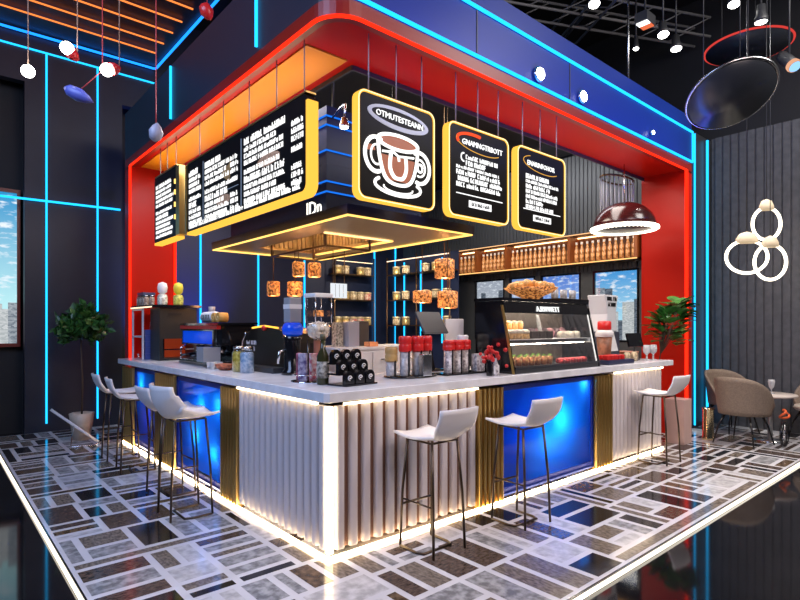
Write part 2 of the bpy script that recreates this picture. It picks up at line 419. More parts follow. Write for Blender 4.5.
for X, r_, s_ in ((2.44, 0.075, 'left'), (3.22, 0.07, 'middle'), (4.85, 0.03, 'right')):  # added glowing discs stand in for ceiling spots mirrored in the fascia
    t = thing('fascia_glint', 'small round glowing disc imitating a spotlight reflection on the blue canopy fascia, %s one' % s_, 'spotlight', (X, cy-.001, 3.95))
    mb = MB(); mb.M = Matrix.Rotation(R(90), 4, 'X'); mb.lathe([(r_, 0), (r_, 0.03), (r_*.8, 0.035)]).build('housing', chrome, t)  # rim of the added disc, not a lamp housing
    mb = MB(); mb.M = Matrix.Rotation(R(90), 4, 'X'); mb.lathe([(r_*.8, 0.0352), (r_*.75, 0.045), (0.0001, 0.05)]).build('lens', whiteg, t)  # glowing face imitating the mirrored spot

# back wall of the kiosk on the right side: slats, lit shelf, windows
kb = MB()
kb.box(6.2, 6.3, 0.72, 6.3, -0.05, 1.28); kb.box(6.2, 6.3, 0.72, 6.3, 2.42, 4.38)
for a, b in ((0.72, 0.86), (1.62, 1.84), (2.62, 2.74), (3.3, 3.42), (4.15, 6.3)): kb.box(6.2, 6.3, a, b, 1.28, 2.42)
y = 0.74
while y < 6.2:
    kb.box(6.185, 6.2, y, y+.055, 2.42, 4.38); y += 0.075
struct('wall_kiosk', kb, mat('kiosk_slat', (0.06, 0.065, 0.07), 0.5))

def skyline_mat(name, seed, top, low, flip=1):
    m = bpy.data.materials.new(name); m.use_nodes = True; nt = m.node_tree; nt.nodes.clear()
    tc = nt.nodes.new('ShaderNodeTexCoord'); sp = nt.nodes.new('ShaderNodeSeparateXYZ'); rp = nt.nodes.new('ShaderNodeValToRGB')
    nt.links.new(tc.outputs['Generated'], sp.inputs[0]); nt.links.new(sp.outputs['Z'], rp.inputs[0])
    rp.color_ramp.elements[0].color = (*low, 1); rp.color_ramp.elements[0].position = 0.25; rp.color_ramp.elements[1].color = (*top, 1)
    n = nt.nodes.new('ShaderNodeTexNoise'); n.inputs['Scale'].default_value = 3 + seed; n.inputs['Detail'].default_value = 5
    mp = nt.nodes.new('ShaderNodeMapping'); mp.inputs['Scale'].default_value = (1, 1, 3); nt.links.new(tc.outputs['Object'], mp.inputs[0]); nt.links.new(mp.outputs[0], n.inputs['Vector'])
    cr = nt.nodes.new('ShaderNodeValToRGB'); cr.color_ramp.elements[0].position = 0.52; cr.color_ramp.elements[1].position = 0.68
    nt.links.new(n.outputs['Fac'], cr.inputs[0])
    mx = nt.nodes.new('ShaderNodeMixRGB'); nt.links.new(cr.outputs[0], mx.inputs[0]); nt.links.new(rp.outputs[0], mx.inputs[1]); mx.inputs[2].default_value = (0.85, 0.93, 1, 1)
    e = nt.nodes.new('ShaderNodeEmission'); o = nt.nodes.new('ShaderNodeOutputMaterial'); nt.links.new(mx.outputs[0], e.inputs[0]); e.inputs[1].default_value = 0.95
    nt.links.new(e.outputs[0], o.inputs[0])
    return m
def bldg_mat(name, c1, c2, sc_):
    m = bpy.data.materials.new(name); m.use_nodes = True; nt = m.node_tree; nt.nodes.clear()
    tc = nt.nodes.new('ShaderNodeTexCoord'); b = nt.nodes.new('ShaderNodeTexBrick'); b.inputs['Scale'].default_value = sc_
    b.inputs['Color1'].default_value = (*c1, 1); b.inputs['Color2'].default_value = (*c2, 1); b.inputs['Mortar'].default_value = (*[0.5*(p+q_) for p, q_ in zip(c1, c2)], 1)
    sp = nt.nodes.new('ShaderNodeSeparateXYZ'); cb = nt.nodes.new('ShaderNodeCombineXYZ'); ad = nt.nodes.new('ShaderNodeMath')
    nt.links.new(tc.outputs['Object'], sp.inputs[0]); nt.links.new(sp.outputs['X'], ad.inputs[0]); nt.links.new(sp.outputs['Y'], ad.inputs[1])
    nt.links.new(ad.outputs[0], cb.inputs[0]); nt.links.new(sp.outputs['Z'], cb.inputs[1]); nt.links.new(cb.outputs[0], b.inputs['Vector'])
    e = nt.nodes.new('ShaderNodeEmission'); o = nt.nodes.new('ShaderNodeOutputMaterial'); nt.links.new(b.outputs['Color'], e.inputs[0]); e.inputs[1].default_value = 0.8
    nt.links.new(e.outputs[0], o.inputs[0])
    return m
bm1 = bldg_mat('tower_grey', (0.16, 0.2, 0.25), (0.5, 0.55, 0.6), 14)
bm2 = bldg_mat('tower_dark', (0.05, 0.07, 0.1), (0.22, 0.26, 0.32), 12)
bm3 = bldg_mat('tower_pale', (0.45, 0.5, 0.52), (0.75, 0.78, 0.8), 16)
def towers(mb, u0, u1, z0, hmax, rnd, put):
    u = u0
    while u < u1 - .02:
        wd = min(rnd.uniform(0.06, 0.2), u1 - u); h = hmax*rnd.uniform(0.35, 1); mb.m = rnd.randint(0, 2)
        put(mb, u, u+wd, z0, z0+h); u += wd
def pane(y0, y1, seed, label, top, low, hm):
    t = thing('lit_window', label, 'window', (6.24, y0, 1.28))
    W = y1-y0
    MB().box(0, 0.01, 0, W, 0, 1.14).build('sky_view', skyline_mat('sky_%d' % seed, seed, top, low), t)
    mb = MB(); towers(mb, 0.0, W, 0, hm, random.Random(seed), lambda b, a, c, z0, z1: b.box(-0.006, 0, a, c, z0, z1)); mb.build('skyline', [bm1, bm2, bm3], t)
    mb = MB(); mb.box(-0.05, -0.01, 0, 0.03, 0, 1.14); mb.box(-0.05, -0.01, W-.03, W, 0, 1.14); mb.box(-0.05, -0.01, .03, W-.03, 1.11, 1.14); mb.box(-0.05, -0.01, .03, W-.03, 0, 0.03); mb.build('frame', gloss, t)
    MB().box(-0.022, -0.018, 0.03, W-.03, 0.03, 1.11).build('glass_pane', glass, t)
pane(0.86, 1.62, 3, 'bright city window beside the red right leg under the lit shelf', (0.05, 0.32, 0.75), (0.45, 0.8, 0.95), 0.95)
pane(1.84, 2.62, 4, 'blue city window directly behind the pastry case', (0.12, 0.25, 0.75), (0.3, 0.5, 0.9), 0.6)
pane(2.74, 3.3, 5, 'narrow pale blue window left of the blue one behind the pastry case', (0.2, 0.35, 0.75), (0.6, 0.7, 0.85), 0.6)
pane(3.42, 4.15, 6, 'grey city window farthest along the slatted back wall', (0.4, 0.45, 0.55), (0.6, 0.65, 0.7), 1.05)

sh = thing('lit_shelf', 'long amber lit bottle shelf on the slatted back wall', 'shelf', (6.185, 0, 2.53))
mb = MB(); mb.box(-0.28, 0, 0.75, 4.45, 0, 0.025); mb.box(-0.28, 0, 0.75, 4.45, 0.45, 0.475); mb.build('shelf_board', bronze, sh)
for yy in (0.75, 1.86, 3.14, 3.85, 4.42): MB().box(-0.28, 0, yy, yy+.05, 0.025, 0.45).build('divider', mat('amber_divider', (0.30, 0.08, 0.015), 0.4), sh)
MB().box(-0.012, -0.001, 0.8, 4.42, 0.025, 0.45).build('back_board', mat('amber_back', (0.10, 0.04, 0.018), 0.5), sh)
MB().box(-0.295, -0.281, 0.75, 4.47, 0.0, 0.014).build('light_strip', glow('shelf_warm', (1.0, 0.5, 0.16), 1.8), sh)
MB().box(-0.295, -0.281, 0.75, 4.47, 0.463, 0.475).build('light_strip', glow('shelf_warm2', (1.0, 0.55, 0.25), 1.3), sh)
MB().box(-0.05, -0.03, 0.8, 4.42, 0.44, 0.449).build('light_strip', glow('shelf_in', (1.0, 0.55, 0.25), 8), sh)
bt = None
for lo, hi, nm in ((0.86, 1.82, 'the bay beside the red leg of the lit back shelf'), (1.96, 3.10, 'the wide middle bay of the lit back shelf'), (3.245, 3.79, 'the third bay of the lit back shelf'), (3.95, 4.36, 'the farthest bay of the lit back shelf')):
    n = int((hi-lo)/0.088)
    for k in range(n+1):
        loc = (6.185-0.15, lo + (hi-lo)*k/n, 2.5555)
        lb = 'slim amber bottle in ' + nm; gr = 'amber bottles in ' + nm
        if bt is None:
            bt = thing('amber_bottle', lb, 'bottle', loc, 0, gr)
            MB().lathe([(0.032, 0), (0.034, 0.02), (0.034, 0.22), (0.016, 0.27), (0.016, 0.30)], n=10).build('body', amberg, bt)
            MB().lathe([(0.019, 0.30), (0.019, 0.34)], n=10).build('cap', mat('pale_cap', (0.85, 0.78, 0.7), 0.4, emit=(1, .85, .7), es=.35), bt)  # cap given a glow of its own to look lit
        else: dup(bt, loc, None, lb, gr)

# ------------------------------------------------------------------ hood with sign box
hood = thing('ceiling_hood', 'bronze hood with yellow light lines hung under the black sign box', 'hood')
HX0, HX1, HY0, HY1, HZ = 0.5, 1.98, 0.5, 3.18, 2.42
hm = mat('hood_bronze', (0.42, 0.27, 0.11), 0.35, 0.2)
rx0, rx1, ry0, ry1 = 0.86, 1.62, 1.35, 2.75
mb = MB()
for (a, b, c, d) in ((HX0, HX1, HY0, ry0), (HX0, HX1, ry1, HY1), (HX0, rx0, ry0, ry1), (rx1, HX1, ry0, ry1)): mb.box(a, b, c, d, HZ, HZ+.05)
mb.build('soffit_board', hm, hood)
mb = MB(); mb.box(HX0-.012, HX0, HY0-.012, HY1, HZ-.005, HZ+.075); mb.box(HX0, HX1, HY0-.012, HY0, HZ-.005, HZ+.075); mb.box(HX1, HX1+.012, HY0-.012, HY1, HZ-.005, HZ+.075); mb.box(HX0, HX1, HY1, HY1+.012, HZ-.005, HZ+.075)
mb.build('fascia', mat('hood_navy', (0.012, 0.016, 0.06), 0.3), hood)
e = 0.018
for (a, b, c, d) in ((HX0, HX0+e, HY0, HY1), (HX0+e, HX1, HY0, HY0+e), (HX1-e, HX1, HY0+e, HY1), (HX0+e, HX1-e, HY1-e, HY1)): MB().box(a, b, c, d, HZ-.016, HZ-.001).build('light_strip', warm, hood)
MB().box(rx0-.03, rx1, ry0-.03, ry0-.005, HZ-.014, HZ-.001).build('light_strip', glow('recess_warm', (1.0, 0.62, 0.25), 2.4), hood)
MB().box(rx1+.005, rx1+.05, ry0-.03, ry1, HZ-.014, HZ-.001).build('light_strip', warm, hood)
mb = MB(); mb.box(rx0-.02, rx0, ry0-.02, ry1+.02, HZ+.05, HZ+.5); mb.box(rx1, rx1+.02, ry0-.02, ry1+.02, HZ+.05, HZ+.5); mb.box(rx0, rx1, ry0-.02, ry0, HZ+.05, HZ+.5); mb.box(rx0, rx1, ry1, ry1+.02, HZ+.05, HZ+.5); mb.box(rx0-.02, rx1+.02, ry0-.02, ry1+.02, HZ+.5, HZ+.52)
yy = ry0+.02
while yy < ry1: mb.box(rx1-.02, rx1, yy, yy+.03, HZ+.03, HZ+.5); yy += .06
xx = rx0+.02
while xx < rx1: mb.box(xx, xx+.03, ry1-.02, ry1, HZ+.03, HZ+.5); xx += .06
mb.build('slatted_recess', mat('recess_wood', (0.30, 0.19, 0.09), 0.5), hood)
lamp('hood_lamp', 'POINT', (1.2, 2.0, HZ+.3), 22, (1, 0.7, 0.35), 0.05, parent=hood)
SX0, SX1, SY0, SY1 = 0.62, 1.75, 0.98, 2.95
sb = thing('sign_box', 'black box with thin blue light lines hung between the menu boards', 'sign box')
MB().box(SX0, SX1, SY0, SY1, 2.945, 3.45).build('upper_box', mat('sign_navy', (0.012, 0.022, 0.07), 0.4, spec=0.2), sb)
mb = MB(); mb.box(SX0, SX1, SY0, SY0+.03, HZ+.05, 2.944); mb.box(SX0, SX0+.03, SY0+.03, SY1, HZ+.05, 2.944); mb.box(SX1-.03, SX1, SY0+.03, SY1, HZ+.05, 2.944); mb.box(SX0+.03, SX1-.03, SY1-.03, SY1, HZ+.05, 2.944); mb.build('lower_box', mat('sign_navy'), sb)
for z in (2.70, 2.79, 3.06, 3.28, 3.36):
    MB().tube([(SX0-.008, SY1, z), (SX0-.008, SY0-.008, z), (SX1, SY0-.008, z)], 0.008, 6).build('blue_light_line', glow('blue_line', (0.01, 0.18, 0.9), 1.0), sb)
for x_ in (SX0+.2, SX1-.2):
    for y_ in (SY0+.2, SY1-.2): MB().cyl((x_, y_, 3.45), (x_, y_, 4.398), 0.012).build('hanging_rod', dgrey, sb)
ls = MB(); add_word(ls, 'IDn', 0.17, face_matrix((HX0+.03, 1.17, HZ+.077), (0, -1, 0), (0, 0, 1), (-1, 0, 0)))
tag(ls.build('sign_letters', glow('letter_warm', (1.0, 0.95, 0.85), 1.6)), 'white glowing letters standing on the left front edge of the hood', 'sign')
sp_ = thing('arm_spotlight', 'white spotlight on a bent arm between the menu board and the cup sign', 'spotlight', (0.62, 0.72, 3.1))
MB().tube([(0.05, 0.24, 0.25), (0.05, 0.12, 0.30), (-0.02, -0.05, 0.26), (-0.04, -0.06, 0.14)], 0.009).build('arm', steel, sp_)
MB().lathe([(0.022, 0.14), (0.04, 0.07), (0.045, 0.06)], (-0.04, -0.06, 0)).build('shade', steel, sp_)
MB().lathe([(0.038, 0.066), (0.03, 0.055), (0.0001, 0.052)], (-0.04, -0.06, 0)).build('bulb', whiteg, sp_)

# ------------------------------------------------------------------ menu boards and posters
mgold = mat('board_gold', (0.5, 0.33, 0.1), 0.3, 0.8)
ysign = glow('sign_yellow', (1.0, 0.50, 0.06), 1.25)
screenb = mat('board_black', (0.008, 0.007, 0.007), 0.4, spec=0.1)
def signbox(name, label, M, W, H, neon, r=0.07, D=0.07, lit=True):
    t = thing(name, label, 'sign'); t.matrix_world = M
    o = rrect(0, W, 0, H, r); i = rrect(0.018, W-.018, 0.018, H-.018, r-.013)
    mb = MB(); mb.ext([(x, y, -D) for x, y in i], (0, 0, D-.006)); mb.build('panel', screenb, t)
    mb = MB(); ring(mb, o, i, -D, 0.0); mb.build('neon_border', neon, t)
    a = rrect(.005, W-.005, .005, H-.005, r-.004); b = rrect(.011, W-.011, .011, H-.011, r-.008)
    mb = MB(); ring(mb, a, b, .0005, .003); mb.build('neon_core', glow('neon_core', (1.0, .86, .45), 1.8), t)
    return t
def rods(t, xs, y0, y1):
    for x in xs: MB().cyl((x, y0, -.03), (x, y1, -.03), 0.005, n=6).build('hanging_rod', mat('rod_grey', (0.22, 0.20, 0.22), 0.5), t)
Zb = 2.49
# left menu board, facing -X
M = face_matrix((0.12, 2.95, 2.51), (0, -1, 0), (0, 0, 1), (-1, 0, 0))
t = thing('menu_board', 'wide black menu board with white lettering and a yellow lit edge', 'menu board'); t.matrix_world = M
W, H = 2.48, 0.76
mb = MB(); mb.ext([(x, y, -.09) for x, y in rrect(0.0, W-.03, 0.03, H, 0.05)], (0, 0, .084)); mb.build('panel', screenb, t)
pp = [(0.02, 0.0)] + [(W-.09+.09*math.cos(R(a)), .09+.09*math.sin(R(a))) for a in range(-90, 1, 15)] + [(W, H-.06)]
qq = [(0.02, 0.03)] + [(W-.09+.06*math.cos(R(a)), .09+.06*math.sin(R(a))) for a in range(-90, 1, 15)] + [(W-.03, H-.06)]
MB().ribbon(pp, qq, -.09, 0).build('neon_border', ysign, t)
mb = MB(); mb.box(0, W-.03, H+.001, H+.015, -.09, 0); mb.box(-.03, -.001, 0.03, H, -.1, 0.005); mb.build('gold_frame', mgold, t)
rnd = random.Random(5); tx = MB(); tx.M = Matrix.Translation((0, 0, -.006))
for (a, b, tp) in ((0.06, 0.42, .69), (0.5, 1.28, .69), (1.40, 2.40, .70)):
    y = tp
    for k in range(10):
        h = 0.058 if k in (0, 5) else 0.042
        y -= h + (0.018 if k not in (4, 9) else 0.04)
        if y < 0.05: break
        if k in (0, 5): scrawl(tx, a, a+(b-a)*rnd.uniform(.5, .75), y, h, rnd)
        else: scrawl(tx, a, a+(b-a)*(rnd.uniform(.58, .78) if b-a > .5 else rnd.uniform(.7, 1)), y, h, rnd)
        if b-a > .5 and k not in (0, 5): scrawl(tx, b-.17, b, y, h, rnd)
scrawl(tx, 0.06, 2.38, 0.06, 0.045, rnd)
tx.build('lettering', letter, t)
mb = MB(); mb.ext([(x, y, -.0055) for x, y in ((0.88, .47), (1.1, .36), (1.12, .55))], (0, 0, .001)); mb.build('cake_picture', mat('cake_pic', (0.5, 0.28, 0.1), 0.5), t)
mb = MB(); mb.box(0.5, 1.28, 0.30, 0.304, -.006, -.003); mb.box(1.335, 1.345, 0.1, .7, -.006, -.003); mb.box(0.45, 0.456, .1, .7, -.006, -.003); mb.build('divider_lines', glow('line_grey', (0.3, 0.4, 0.6), 0.6), t)
mb = MB(); mb.ext([(0.95+.16*math.cos(R(a)), .22+.05*math.sin(R(a)), -.0055) for a in range(0, 360, 20)], (0, 0, .001)); mb.build('food_picture', mat('food_pic', (0.35, 0.22, 0.14), 0.5, emit=(0.5, 0.3, 0.2), es=0.25, noise=0.5, nscale=30), t); mb = MB(); mb.ext([(1.85+.2*math.cos(R(a)), .40+.05*math.sin(R(a)), -.0055) for a in range(0, 360, 20)], (0, 0, .001)); mb.build('food_picture', mat('food_pic', (0.35, 0.22, 0.14), 0.5, emit=(0.5, 0.3, 0.2), es=0.25, noise=0.5, nscale=30), t)
rods(t, (0.3, 0.9, 1.45, 1.95, 2.38), H, 1.185)
# small menu board
M = face_matrix((0.12, 4.06, 2.52), (0, -1, 0), (0, 0, 1), (-1, 0, 0))
t = thing('menu_board', 'narrow menu board hung beside the red left leg', 'menu board'); t.matrix_world = M
W, H = 0.80, 0.82
MB().ext([(x, y, -.09) for x, y in rrect(0, W, 0.03, H, 0.03)], (0, 0, .084)).build('panel', screenb, t)
MB().box(0.02, W, 0, 0.028, -.09, 0).build('neon_border', ysign, t)
mb = MB(); mb.box(W+.001, W+.11, 0.03, H-.02, -.09, 0.01); mb.box(0.03, W, H+.001, H+.015, -.09, 0); mb.build('gold_frame', mgold, t)
tx = MB(); tx.M = Matrix.Translation((0, 0, -.006)); y = .74
for k in range(12):
    h = .045 if k in (0, 6) else .036; y -= h + (.02 if k != 5 else .05)
    if y < .05: break
    scrawl(tx, .06, rnd.uniform(.5, .7), y, h, rnd)
tx.build('lettering', letter, t)
for k, y in enumerate((.62, .5, .36, .22)): MB().box(W-.05, W-.02, y, y+.05, -.006, .012).build('marker_light', warm, t)
rods(t, (.15, .4, .7), H, 1.175)
# posters facing -Y
def poster(x0, x1, label, name='neon_sign'):
    M = face_matrix((x0, 0.15, 2.46), (1, 0, 0), (0, 0, 1), (0, -1, 0))
    t = signbox(name, label, M, x1-x0, 0.80, ysign)
    rods(t, (0.12, (x1-x0)/2, x1-x0-.12), 0.80, 1.235)
    return t
CUPM = Matrix.Translation((.385, .32, -.006)) @ Matrix.Diagonal((1.22, 1.22, 1, 1)) @ Matrix.Translation((-.38, -.335, 0))
tc_ = poster(0.34, 1.12, 'neon framed sign with a large glowing coffee cup')
mb = MB(); mb.M = CUPM
def arc(cx_, cy_, rx, ry, a0, a1, k=20, tilt=0): return [(cx_+rx*math.cos(R(a0+(a1-a0)*i/k)), cy_+ry*math.sin(R(a0+(a1-a0)*i/k)) + tilt*rx*math.cos(R(a0+(a1-a0)*i/k)), .01) for i in range(k+1)]
mb.tube(arc(.38, .46, .165, .045, 0, 357, 28), .012, 6, True)
mb.tube(smooth([(.215, .46, .01), (.225, .36, .01), (.255, .26, .01), (.30, .21, .01), (.38, .195, .01), (.46, .21, .01), (.505, .26, .01), (.535, .36, .01), (.545, .46, .01)]), .012, 6)
mb.tube(arc(.20, .355, .085, .105, 60, 290), .013, 6); mb.tube(arc(.56, .335, .09, .10, -110, 120), .013, 6)
mb.tube(arc(.205, .355, .045, .06, 60, 290), .007, 6); mb.tube(arc(.56, .335, .05, .055, -110, 120), .007, 6); mb.tube(arc(.565, .335, .022, .025, 0, 350), .008, 6)
mb.tube(arc(.38, .185, .19, .055, -215, 35), .011, 6); mb.tube(arc(.38, .175, .12, .03, -190, 10), .006, 6)
mb.tube(smooth([(.32, .40, .01), (.31, .30, .01), (.34, .245, .01), (.38, .235, .01), (.42, .245, .01), (.445, .30, .01), (.44, .38, .01)]), .013, 6)
mb.tube([(.25, .385, .01), (.34, .395, .01), (.38, .375, .01), (.51, .39, .01)], .008, 6); mb.tube([(.38, .375, .01), (.385, .345, .01)], .009, 6)
mb.build('cup_outline', glow('cup_white', (1, 0.97, 0.93), 1.5), tc_)
mb = MB(); mb.M = CUPM; mb.ext([(x, y, 0) for x, y, z in arc(.38, .46, .155, .038, 0, 342, 19)], (0, 0, .003)); mb.ext([(.235, .37, 0), (.265, .26, 0), (.305, .22, 0), (.455, .22, 0), (.495, .26, 0), (.525, .37, 0)], (0, 0, .002)); mb.ext([(.12, .41, 0), (.19, .41, 0), (.2, .38, 0), (.12, .37, 0)], (0, 0, .002))
mb.build('coffee_fill', mat('coffee_brown', (0.22, 0.06, 0.025), 0.4, emit=(0.5, 0.13, 0.05), es=0.35), tc_)
mb = MB(); mb.M = Matrix.Translation((0, 0, -.006)); o = arc(.40, .655, .31, .085, 0, 350, 35, -.03); i = arc(.40, .66, .27, .055, 0, 350, 35, -.03); ring(mb, [(p[0], p[1]) for p in o], [(p[0], p[1]) for p in i], 0, .003)
mb.build('oval_badge', mat('badge_grey', (0.35, 0.37, 0.42), 0.3, emit=(0.5, 0.55, 0.65), es=0.15), tc_)
ls = MB(); add_word(ls, 'OTMUTESTEANN', 0.062, face_matrix((.17, .645, -.004), (1, -.03, 0), (0, 1, 0), (0, 0, 1))); ls.build('lettering', letter, tc_)
def textposter(t, seed, W, redarc):
    rnd = random.Random(seed)
    tx = MB(); tx.M = Matrix.Translation((0, 0, -.006))
    add_word(tx, 'GNAMNGTRBOTT' if redarc else 'ENARINFOHOR', 0.066, face_matrix((.17 if redarc else .16, .635, -.004), (1, 0, 0), (0, 1, 0), (0, 0, 1)))
    y = .56
    for k, (a, b, h) in enumerate(((.22, .66, .038), (.22, .5, .042), (.1, .68, .026), (.1, .70, .04), (.12, .72, .04), (.1, .68, .04)) if redarc else ((.14, .52, .045), (.14, .70, .03), (.14, .55, .04), (.14, .70, .036), (.14, .68, .036), (.14, .45, .04), (.14, .60, .036))):
        y -= h + .012; scrawl(tx, a, b, y, h, rnd)
    tx.box(.1, W-.09, .20, .208, 0, .003)
    if redarc:
        for a in range(90, 280, 10):
            tx.box(.19+.035*math.cos(R(a)), .20+.035*math.cos(R(a)), .515+.035*math.sin(R(a)), .528+.035*math.sin(R(a)), 0, .003)
    tx.build('lettering', letter, t)
    MB().box(.26, .56, .10, .16, -.006, -.002).build('white_plate', letter, t)
    pl = MB(); pl.M = Matrix.Translation((0, 0, -.002)); scrawl(pl, .29, .53, .115, .03, rnd); pl.build('plate_lettering', gloss, t)
    mb = MB(); mb.tube([(p[0], p[1], -.003) for p in arc(.40, .66, .30, .075, 130, 330, 24, -.05)], .004, 6); mb.build('gold_swoosh', glow('swoosh', (0.9, 0.45, 0.08), 0.9), t)
    if redarc:
        mb = MB(); mb.tube([(p[0], p[1], -.003) for p in arc(.36, .66, .25, .075, 80, 200, 16, -.05)], .014, 6); mb.build('red_swoosh', glow('redsw', (1.0, 0.09, 0.03), 1.1), t)
t2 = poster(1.28, 2.09, 'neon framed sign with a red swoosh over lines of white lettering'); textposter(t2, 11, .81, True)
t3 = poster(2.22, 3.04, 'neon framed sign of plain white lettering, nearest the dome lamp'); textposter(t3, 12, .82, False)

# ------------------------------------------------------------------ counter
ctr = thing('bar_counter', 'L-shaped bar counter faced with white slats, gold slats and blue lit panels', 'counter')
LE, RE, DP = 4.86, 4.92, 0.86
mb = MB(); mb.box(0.25, DP, 0.25, LE, 0, 1.03); mb.box(DP, RE, 0.25, DP, 0, 1.03); mb.build('carcass', dgrey, ctr)
def facing(x0, x1, y, n, face, name, m, depth=.035, gap=.3, back=None, z0=.05, z1=1.0):
    """slatted cladding; face 'R' lies along X at Y=y, face 'L' along Y at X=y"""
    mb = MB(); p = (x1-x0)/n
    def put(a, b, d0, d1):
        if face == 'R': mb.box(a, b, y-d1, y-d0, z0, z1)
        else: mb.box(y-d1, y-d0, a, b, z0, z1)
    mb.m = 1; put(x0, x1, -.25, 0); mb.m = 0
    for k in range(n):
        a = x0+p*k+p*gap/2; wd = p*(1-gap); K = 8; pr = []
        for q in range(K+1):
            t = math.pi*q/K; pr.append((a+wd/2-wd/2*math.cos(t), depth*math.sin(t)**.32))
        f3 = (lambda c, d, z: (c, y-d, z)) if face == 'R' else (lambda c, d, z: (y-d, c, z))
        vs = [f3(c, d, z0) for c, d in pr] + [f3(c, d, z1) for c, d in pr]
        mb._a(vs, [(q, q+1, K+2+q, K+1+q) for q in range(K)], True)
        mb._a([f3(c, d, z1) for c, d in pr], [tuple(range(K+1))])
    return mb.build(name, [m, back or m], ctr)
sback = mat('slat_back', (0.16, 0.075, 0.05), 0.6)
sbackb = mat('slat_back_cool', (0.12, 0.10, 0.14), 0.6)
facing(0.012, 1.33, 0.0, 14, 'L', 'white_slat_panel', offw, gap=.26, back=sbackb)
facing(0.012, 1.44, 0.0, 13, 'R', 'white_slat_panel', offw, gap=.40, back=sback)
facing(3.68, RE, 0.0, 14, 'R', 'white_slat_panel', offw, gap=.14, back=sbackb)
goldb = mat('gold_back', (0.25, 0.15, 0.05), 0.4, 0.6)
for (a, b, n) in ((1.33, 1.68, 6), (2.88, 3.5, 9), (4.4, LE, 6)): facing(a, b, 0.0, n, 'L', 'gold_slat_panel', gold, .05, .38, goldb, .0)
for (a, b, n) in ((1.44, 1.78, 6), (3.32, 3.68, 6)): facing(a, b, 0.0, n, 'R', 'gold_slat_panel', gold, .05, .38, goldb, .0)
acr = acrylic('blue_acrylic', (0.12, 0.42, 0.95))
clearm = bpy.data.materials.new('clear_core'); clearm.use_nodes = True; _n = clearm.node_tree; _n.nodes.clear()
_t = _n.nodes.new('ShaderNodeBsdfTransparent'); _o = _n.nodes.new('ShaderNodeOutputMaterial'); _n.links.new(_t.outputs[0], _o.inputs[0])
def bluepanel(x0, x1, face, bulbs):
    mb = MB()
    def put(b, a0, a1, d0, d1, z0, z1):
        if face == 'R': b.box(a0, a1, d0, d1, z0, z1)
        else: b.box(d0, d1, a0, a1, z0, z1)
    put(mb, x0, x0+.025, .0, .24, .05, 1.0); put(mb, x1-.025, x1, .0, .24, .05, 1.0); put(mb, x0+.025, x1-.025, .0, .24, .05, .1); put(mb, x0+.025, x1-.025, .0, .24, .96, 1.0); put(mb, x0+.025, x1-.025, .235, .25, .1, .96)
    mb.build('light_box', mat('box_blue', (0.02, 0.04, 0.3), 0.6), ctr)
    mb = MB(); put(mb, x0+.025, x1-.025, .012, .016, .1, .96)
    mb.mi = [1]*6; mb.mi[2 if face == 'R' else 5] = 0
    p = mb.build('blue_panel', [acr, clearm], ctr)
    for (a, d, z, e_, c_) in bulbs:
        lamp('panel_bulb', 'POINT', (a, d, z) if face == 'R' else (d, a, z), e_, c_, .03, parent=ctr)
    mb = MB(); put(mb, x0, x1, -.012, .0, .04, .058); put(mb, x0, x0+.012, -.012, .0, .058, 1.0); put(mb, x1-.012, x1, -.012, .0, .058, 1.0); mb.build('panel_trim', mat('trim_blue', (0.02, 0.05, 0.3), 0.25, 0.6), ctr)
cy_c = (0.05, 0.6, 1.0); bl_c = (0.02, 0.12, 1.0)
bluepanel(1.78, 3.32, 'R', [(2.75, .16, .60, 4.5, cy_c), (2.5, .18, .42, 1.6, cy_c), (3.16, .08, .92, .8, cy_c), (2.1, .21, .6, .7, bl_c), (2.5, .21, .85, .5, bl_c)])
bluepanel(1.68, 2.88, 'L', [(1.95, .09, .34, 1.2, cy_c), (2.4, .10, .45, 1.6, cy_c), (1.85, .09, .80, 1.0, cy_c), (2.25, .09, .75, 1.2, cy_c), (2.3, .21, .6, .7, bl_c)])
bluepanel(3.5, 4.4, 'L', [(4.2, .10, .82, 1.5, cy_c), (3.9, .21, .45, .7, bl_c)])
MB().box(-.036, .002, -.036, .002, .04, 1.0).build('corner_light', warmw, ctr)
mb = MB(); mb.box(-.05, -.032, -.05, LE, 0.001, .022); mb.box(-.032, RE, -.05, -.032, 0.001, .022); mb.build('base_light', warmb, ctr)
for (a, b) in ((.08, 1.32),): MB().box(-.05, -.038, a, b, 1.006, 1.02).build('under_top_light', warmw, ctr)
for (a, b) in ((.08, 1.43), (3.7, RE)): MB().box(a, b, -.05, -.038, 1.006, 1.02).build('under_top_light', warmw, ctr)
mb = MB(); mb.box(RE, RE+.03, 0, DP, .05, 1.0); mb.build('end_panel', offw, ctr)
mb = MB(); P_ = [(-.09, -.06), (-.06, -.09), (RE+.2, -.09), (RE+.2, DP+.02), (DP+.02, DP+.02), (DP+.02, LE+.02), (-.09, LE+.02)]
mb.ext([(a, b, 1.035) for a, b in P_], (0, 0, .065))
tag(mb.build('countertop', marble, bevel=.006), 'pale marble countertop running along both wings of the bar', 'countertop')
CT = 1.1005

